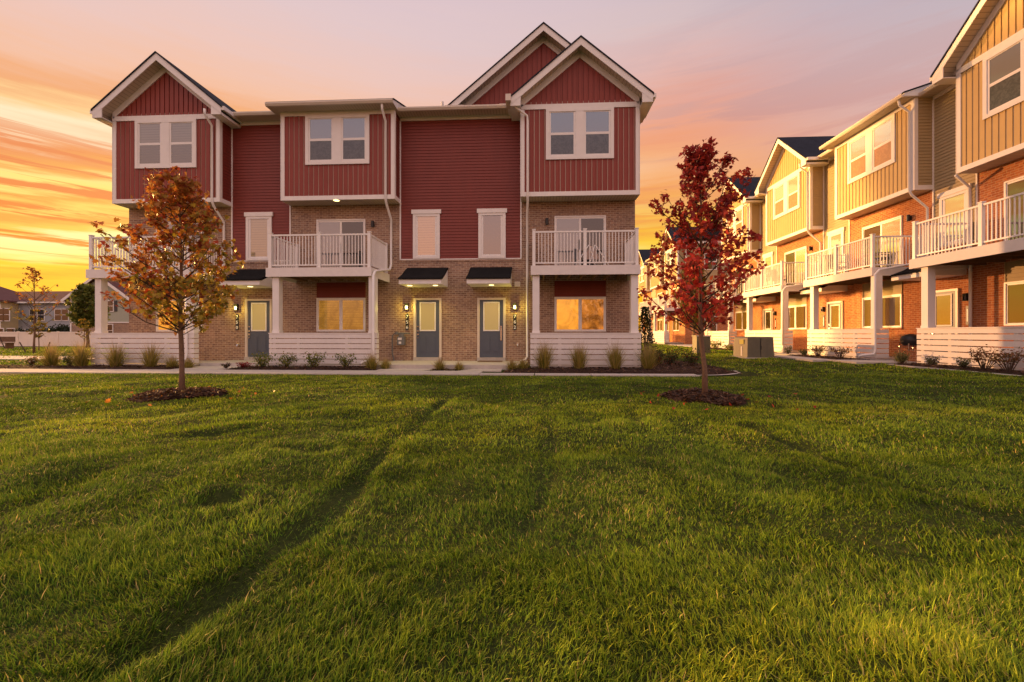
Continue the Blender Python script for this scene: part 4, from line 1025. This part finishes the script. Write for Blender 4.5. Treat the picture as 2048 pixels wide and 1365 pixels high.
# bed along the khaki row
def gy(px, X): return uY(px, X)
XB = 11.25
for px, w_, h_, n, sp_, lab, cs in [(1968, .95, .55, 420, True, 'open twiggy shrub with bronze leaves, left of the two before the nearest khaki patio', [(.20, .08, .03), (.13, .08, .03), (.28, .13, .05)]),
    (2018, 1.0, .52, 420, True, 'open twiggy shrub with bronze leaves, right of the two before the nearest khaki patio', [(.20, .08, .03), (.12, .10, .03), (.26, .13, .05)]),
    (1863, .40, .26, 260, False, 'low grey green shrub at the left corner of the nearest khaki patio', [(.11, .12, .06), (.16, .15, .08)]),
    (1926, .40, .24, 260, False, 'low green shrub left of the bronze twiggy pair', [(.10, .12, .04), (.16, .16, .06)]),
    (1804, .48, .32, 420, False, 'bushy green shrub at the edge of the near khaki walkway', [(.13, .15, .05), (.20, .18, .07)]),
    (1681, .75, .42, 420, True, 'bronze twiggy shrub before the centre of the middle khaki patio', [(.24, .10, .04), (.10, .11, .04)]),
    (1636, .70, .42, 420, True, 'bronze and green shrub before the left end of the middle khaki patio', [(.22, .09, .04), (.08, .10, .03)]),
    (1608, .45, .30, 300, False, 'small dark green shrub by the far khaki walkway', [(.05, .08, .03), (.08, .1, .03)]),
    (1576, .50, .34, 300, False, 'dark shrub at the foot of a khaki porch column', [(.04, .07, .03), (.07, .09, .03)])]:
    y_ = gy(px, XB); cs = cs+[cs[0]] if len(cs) < 3 else cs
    shrub('leafy_shrub', lab, XB, y_, w_, h_, cs, [1]*len(cs), n, .055 if sp_ else .05, 'shrubs along the khaki row', z=.20, seed=px, sparse=sp_, stems=12)
tuft('wispy grass tuft behind the bushy green shrub on the khaki side', 11.55, gy(1800, 11.55), .5, .42, n=200, seed=31, z=.2)
shrub('leafy_shrub', 'olive shrub before the farthest white patio wall right of the red maple', gx(1430, 26), 26, .95, .5, GREEN, [1, 2, 2], 380, .09, 'shrubs along the khaki row', seed=33, z=.2)
shrub('leafy_shrub', 'low shrub between the two utility cabinets', gx(1459, 24.5), 24.5, .7, .32, GREEN, [1, 2, 2], 280, .08, 'shrubs along the khaki row', seed=35, z=.2)

# ------------------------------------------------------------------ utility cabinets, furniture, small things
def cabinet():
    x0 = gx(1494.5, 17.6); x1 = gx(1549, 17.6)
    root = empty('transformer_cabinet', ((x0+x1)/2, 18.2, .14)); tag(root, 'dark grey green transformer cabinet with yellow sticker on the lawn', 'utility cabinet')
    hw = (x1-x0)/2
    def body(a0, a1, y0, y1, z0, z1, tp=.03):
        m = MB(); m.v = [(a0, y0, z0), (a1, y0, z0), (a1, y1, z0), (a0, y1, z0), (a0+tp, y0+tp, z1-.04), (a1-tp, y0+tp, z1-.04), (a1-tp, y1-tp, z1-.04), (a0+tp, y1-tp, z1-.04),
                      (a0+tp+.05, y0+tp+.05, z1), (a1-tp-.05, y0+tp+.05, z1), (a1-tp-.05, y1-tp-.05, z1), (a0+tp+.05, y1-tp-.05, z1)]
        m.f = [(0, 1, 5, 4), (1, 2, 6, 5), (2, 3, 7, 6), (3, 0, 4, 7), (4, 5, 9, 8), (5, 6, 10, 9), (6, 7, 11, 10), (7, 4, 8, 11), (8, 9, 10, 11)]; return m
    body(-hw, hw, -.6, .62, 0, .86).build('body', 'box_green', root)
    m = MB(); m.box(-.01, .01, .585, .603, .05, .80); m.box(-.02, .02, .60, .62, .35, .50); m.build('door_seam', 'black', root)
    m = MB(); m.v = [(-hw+.012, -.30, .56), (-hw+.012, .05, .56), (-hw+.006, .05, .74), (-hw+.006, -.30, .74)]; m.f = [(0, 1, 2, 3)]; 
    for v_ in range(4): m.v[v_] = (m.v[v_][0]-.012+.0, m.v[v_][1], m.v[v_][2])
    m.build('warning_sticker', 'sticker', root)
    m = MB(); m.box(-hw-.002, -hw+.01, .06, .16, .08, .46); m.build('number_sticker', 'white', root)
    slab('cabinet_pad', [(x0-.1, 17.5), (x1+.1, 17.5), (x1+.1, 18.95), (x0-.1, 18.95)], .17, .2)
cabinet()
x0 = gx(1389, 22); x1 = gx(1416, 22)
m = MB(); m.box(-.33, .33, -.3, .3, 0, .86); m.box(-.36, .36, -.33, .33, .86, .93)
for k in range(5): m.box(-.28+k*.13, -.24+k*.13, .3, .31, .05, .8)
pe = m.build('body', 'box_green'); r_ = empty('utility_pedestal', ((x0+x1)/2, 22, .12)); pe.parent = r_; tag(r_, 'pale grey green upright utility box half behind the red maple trunk', 'utility cabinet')
m = MB(); m.box(-.34, .34, .33, .335, .87, .92); m.build('lid_edge', 'white', r_)
# folded lounge chair on the right balcony of the red row
r_ = empty('folding_chair', (1.9, YW-.75, 3.27)); tag(r_, 'pale folding chair on the right red balcony', 'chair')
m = MB()
for a in (-.25, .25):
    m.tube([(a-.38, .2, 0), (a*.4, .1, .82)], .017, 6); m.tube([(a*.4+.02, .1, .82), (a+.40, .1, .0)], .017, 6)
m.build('frame', 'vinyl', r_); MB().ext_d([(-.30, .36), (.30, .36), (.05, .80), (-.05, .80)], -.04, .0).build('seat', 'g_cloth', r_)
# things on the khaki balconies and under them
def patio_chair(lab, s, d, z, parent_y, rot=0, mat='black'):
    r = empty('patio_chair', (XW-d, -s, z), R(rot)); tag(r, lab, 'chair', 'dark patio chairs on the khaki row')
    m = MB(); 
    for a in (-.25, .25):
        for b in (-.22, .22): MB().box(a-.018, a+.018, b-.018, b+.018, 0, .42 if b < 0 else .60).build('leg', mat, r)
        MB().box(a-.02, a+.02, -.24, .24, .60, .63).build('armrest', mat, r)
    MB().box(-.27, .27, -.25, .25, .40, .45).build('seat', mat, r)
    q = MB(); q.ext_s([(-.25, .45), (-.20, .45), (-.30, .98), (-.35, .98)], -.27, .27); q.build('backrest', mat, r)
zf_ = 3.27+ZB
patio_chair('dark chair at the left on the middle khaki balcony', -18.4, .9, zf_, 0, 100)
patio_chair('dark chair at the right on the middle khaki balcony', -16.3, .8, zf_, 0, 60)
patio_chair('dark chair on the farther khaki balcony left of the middle one', -22.6, .9, zf_, 0, 90)
# grill under the khaki canopy
r_ = empty('kettle_grill', (XW-.75, gy(1822, XW-.75), .30)); tag(r_, 'black covered grill in the gap between the two near khaki patios', 'grill')
m = MB(); m.tube([(0, 0, .42), (0, 0, .50), (0, 0, .62), (0, 0, .74), (0, 0, .82)], [.20, .27, .29, .24, .06], 18); m.build('bowl', 'black', r_, smooth=True)
for a in (-.22, .22):
    for b in (-.2, .17): MB().box(a-.015, a+.015, b, b+.03, 0, .5).build('leg', 'steel', r_)
# planter box beside it
m = MB(); m.box(-.2, .2, -.18, .18, 0, .30); m.box(-.22, .22, -.20, .20, .30, .34); o = m.build('planter_box', 'terra'.replace('terra', 'brick_red')); o.location = (XW-1.2, gy(1838, XW-1.2), .235); tag(o, 'low orange planter box beside the black grill', 'planter')
# splash block under the downspout
m = MB(); m.box(-.2, .2, -.13, .13, 0, .05); m.box(-.2, .2, -.13, -.09, .05, .09); m.box(-.2, .2, .09, .13, .05, .09); o = m.build('splash_block', 'splash'); o.location = (-.48, 14.55-1.2, .06); tag(o, 'rusty brown splash block at the foot of the right downspout', 'splash block')

m = MB(); m.box(-.42, .42, -.26, .26, 0, .015); o = m.build('doormat', 'wood_brown'); o.location = (-1.56, YW-.42, .152); tag(o, 'brown doormat in front of the rightmost blue door', 'doormat')
# ------------------------------------------------------------------ far houses and fence on the left
M['sage'] = simple('sage_siding', (.36, .38, .31), .7, .06, 2)
M['slate'] = simple('slate_blue_siding', (.32, .34, .37), .7, .06, 2)
M['khaki2'] = simple('khaki_siding', (.55, .44, .24), .7, .06, 2)
M['roof_far'] = simple('brown_far_shingles', (.12, .06, .06), .9, .35, 4, spec=.1)
M['fence'] = simple('cream_vinyl_fence', (.85, .74, .62), .6, .05, 3)
M['shutter'] = simple('dark_shutter', (.05, .05, .055), .6, .1)
def zat(py, X, Y): return H+(668-py)*(Y*math.cos(TH)-X*math.sin(TH))/F
def fwindow(root, c, z0, z1, wd=1.0, d=0.0, shut=False, two=True):
    m = MB(); m.box(c-wd/2-.09, c+wd/2+.09, d, d+.05, z0-.09, z1+.09); o = m.build('window', 'white', root)
    zm = (z0+z1)/2
    for a_, b_ in ((z0, zm-.03), (zm+.03, z1)): MB().box(c-wd/2, c+wd/2, d+.05, d+.06, a_, b_).build('pane', 'g_dark', o)
    if shut:
        for sg in (-1, 1): MB().box(min(c+sg*(wd/2+.12), c+sg*(wd/2+.5)), max(c+sg*(wd/2+.12), c+sg*(wd/2+.5)), d, d+.04, z0-.05, z1+.05).build('shutter', 'shutter', root)
def siding(root, s0, s1, z0, z1, mat, d=0.0): MB().lap((s0, d), (1, 0), (0, 1), s1-s0, z0, z1, pitch=.16).build('lap_siding', mat, root)
# long two-storey row: local s = world X, facade at y = Yf
Yf = 56.0; h1 = empty('row_house', (0, Yf, -.1)); tag(h1, 'low two storey house row with a dark brown roof behind the cream fence', 'house row')
X0, X1 = -80.0, uX(147, Yf)
xl = uX(53, Yf); xg = uX(37, Yf)
MB().box(X0, X1, -9, -.02, -.3, 5.55).build('wall', 'slate', h1)
siding(h1, xg, X1, .2, 5.5, 'slate')
# projecting left wing with its own gable
siding(h1, X0, xg, .2, 5.6, 'khaki2', 2.0); MB().box(X0, xg, 0, 1.98, -.3, 5.6).build('wing_wall', 'khaki2', h1)
siding(h1, X0, uX(35, Yf)-1.6, 3.0, 5.5, 'sage', 2.06)
m = MB(); m.box(xg-.12, xg+.03, 2.0, 2.05, .2, 5.6); m.box(X1-.15, X1, 0, .05, .2, 5.5); m.box(X0, X1+.3, .45, .55, 5.45, 5.65); m.box(X0, xg+.3, 2.5, 2.6, 5.5, 5.68); m.build('trim', 'white', h1)
m = MB(); m.ext_s([(.5, 5.6), (-4.5, 7.6), (-9.5, 5.6)], X0, X1+.4); m.build('roof', 'roof_far', h1)
pkx = X0+ (xg-X0)*.5
m = MB(); xe = xg+.5; pk_ = 8.4; xp = xe-9.5
m.ext_d([(xp-9.5, 5.55), (xp, pk_), (xe, 5.55), (xe-.0, 5.75), (xp, pk_+.2), (xp-9.5, 5.75)], -4, 2.5); m.build('gable_roof', 'roof_far', h1)
m = MB(); m.ext_d([(xp-9.5, 5.4), (xp, pk_-.2), (xe, 5.4), (xe, 5.72), (xp, pk_+.12), (xp-9.5, 5.72)], 2.5, 2.56); m.build('rake_board', 'white', h1)
m = MB(); m.ext_d([(xp-9.0, 5.5), (xp, pk_-.1), (xe-.4, 5.5)], 1.9, 2.0); m.build('gable_wall', 'khaki2', h1)
for px in (6, 15, 28 - 14.5): pass
for c0 in (3, 14.3): fwindow(h1, uX(c0, Yf-2), 3.0, 4.6, .85, 2.06)
for c0 in (1, 23): fwindow(h1, uX(c0, Yf-2), .35, 1.9, 1.0, 2.06)
for c0, z in ((67, 3.1), (83, 3.1), (117, 3.1), (131, 3.1)): fwindow(h1, uX(c0, Yf), z, z+1.5, .9, 0.02)
for c0 in (44, 119, 131): fwindow(h1, uX(c0, Yf), .3, 1.8, .95, .02)
# gable-fronted house
Yg = 48.0; h2 = empty('gable_house', (0, Yg, -.1)); tag(h2, 'sage sided gable fronted house seen between the left porch column and the brick wall', 'house')
a, b = uX(141, Yg), uX(262, Yg); c = (a+b)/2; ez = 5.45; pz = 8.1
MB().box(a, b, -11, -.02, -.3, 2.55).build('brick_wall', 'brick_tan', h2)
MB().box(a, b, -11, -.02, 2.55, ez).build('upper_wall', 'sage', h2)
m = MB(); m.ext_d([(a, ez), (c, pz-.15), (b, ez)], -11, 0); m.build('gable_wall', 'sage', h2)
siding(h2, a, b, 2.6, ez, 'sage')
m = MB(); sl3 = (pz-ez)/(c-a); 
m.ext_d([(a-.6, ez-.6*sl3), (c, pz), (b+.6, ez-.6*sl3), (b+.6, ez-.6*sl3+.22), (c, pz+.22), (a-.6, ez-.6*sl3+.22)], -11.5, .5); m.build('roof', 'roof_far', h2)
m = MB(); m.ext_d([(a-.6, ez-.6*sl3-.18), (c, pz-.18), (b+.6, ez-.6*sl3-.18), (b+.6, ez-.6*sl3+.18), (c, pz+.18), (a-.6, ez-.6*sl3+.18)], .5, .56)
m.box(a-.02, a+.15, 0, .05, -.1, ez); m.box(b-.15, b+.02, 0, .05, 2.6, ez); m.box(a, b, 0, .05, 2.5, 2.62); m.build('trim', 'white', h2)
fwindow(h2, uX(222, Yg), 4.0-.1, 5.1, .62, .02, shut=True); fwindow(h2, uX(219, Yg), .9, 2.3, .85, .02)
fwindow(h2, uX(162, Yg), 3.7, 5.0, .7, .02)
# fence
Yn = 36.0; fr = empty('vinyl_fence', (0, Yn, -.12)); tag(fr, 'cream vinyl privacy fence across the far left lawn', 'fence')
fx0, fx1 = -60.0, uX(250, Yn); pt = [uX(p, Yn) for p in (36, 116, 159+36)]; sp = pt[1]-pt[0]; ps = []
x = pt[0]
while x > fx0: x -= sp
while x < fx1: ps.append(x); x += sp
for p_, q_ in zip(ps, ps[1:]):
    m = MB(); m.box(p_+.07, q_-.07, -.02, .02, .05, 1.38)
    k = int((q_-p_)/.15)
    for i in range(k): s = p_+.07+(q_-p_-.14)*i/k; m.box(s, s+.006, .02, .024, .05, 1.3)
    m.box(p_+.06, q_-.06, -.04, .04, 1.30, 1.42); m.build('fence_panel', 'fence', fr)
for p_ in ps: MB().box(p_-.065, p_+.065, -.065, .065, 0, 1.46).build('fence_post', 'fence', fr)
# small dark things on the far left lawn
r_ = empty('wooden_bench', (uX(3, 30), 30, 0)); tag(r_, 'dark wooden bench by the cream fence at the left edge', 'bench')
m = MB(); m.box(-.75, .75, -.25, .25, .40, .46); m.build('seat', 'wood_brown', r_); m = MB(); m.box(-.75, .75, -.28, -.22, .5, .9); m.build('backrest', 'wood_brown', r_)
for a in (-.65, .65): MB().box(a-.04, a+.04, -.25, .25, 0, .40).build('leg', 'wood_brown', r_)
for px, dx_, lab in ((53, -.45, 'dark leaning stake left of the sparse orange tree'), (92, .25, 'dark leaning stake right of the sparse orange tree'), (10, -.55, 'dark leaning pole at the left edge before the cream fence')):
    y_ = 24.0 if px > 20 else 30; x_ = uX(px, y_)
    m = MB(); m.tube([(0, 0, -.05), (dx_, .0, .62 if px > 20 else 1.15)], .03, 6, world=True); o = m.build('tree_stake', 'bark_far'); o.location = (x_, y_, 0); tag(o, lab, 'stake')
tree('street_tree', 'tiny sapling directly behind the sparse orange tree', (uX(78, 27), 27), 1.9, .9, env_of([(0, .3, .3), (.5, .5, .5), (1, .1, .1)]), col_olive, nbr=10, tw=3, lpt=6, lsize=.14, r0=.03, seed=41)
tree('street_tree', 'slender sapling just left of the leftmost porch column', (uX(169, 27), 27), 2.1, .7, env_of([(0, .25, .25), (.5, .5, .5), (1, .1, .1)]), col_olive, nbr=10, tw=3, lpt=5, lsize=.14, r0=.03, seed=43)
# dark clipped hedge between the far row and its neighbour
m = MB(); 
shrub('hedge', 'dark clipped hedge before the far house row', uX(112, 52), 52.0, 9.0, 2.0, [(.02, .03, .012), (.03, .04, .015)], [1, 1], 5000, .28, cat='hedge', seed=9, z=-.05)
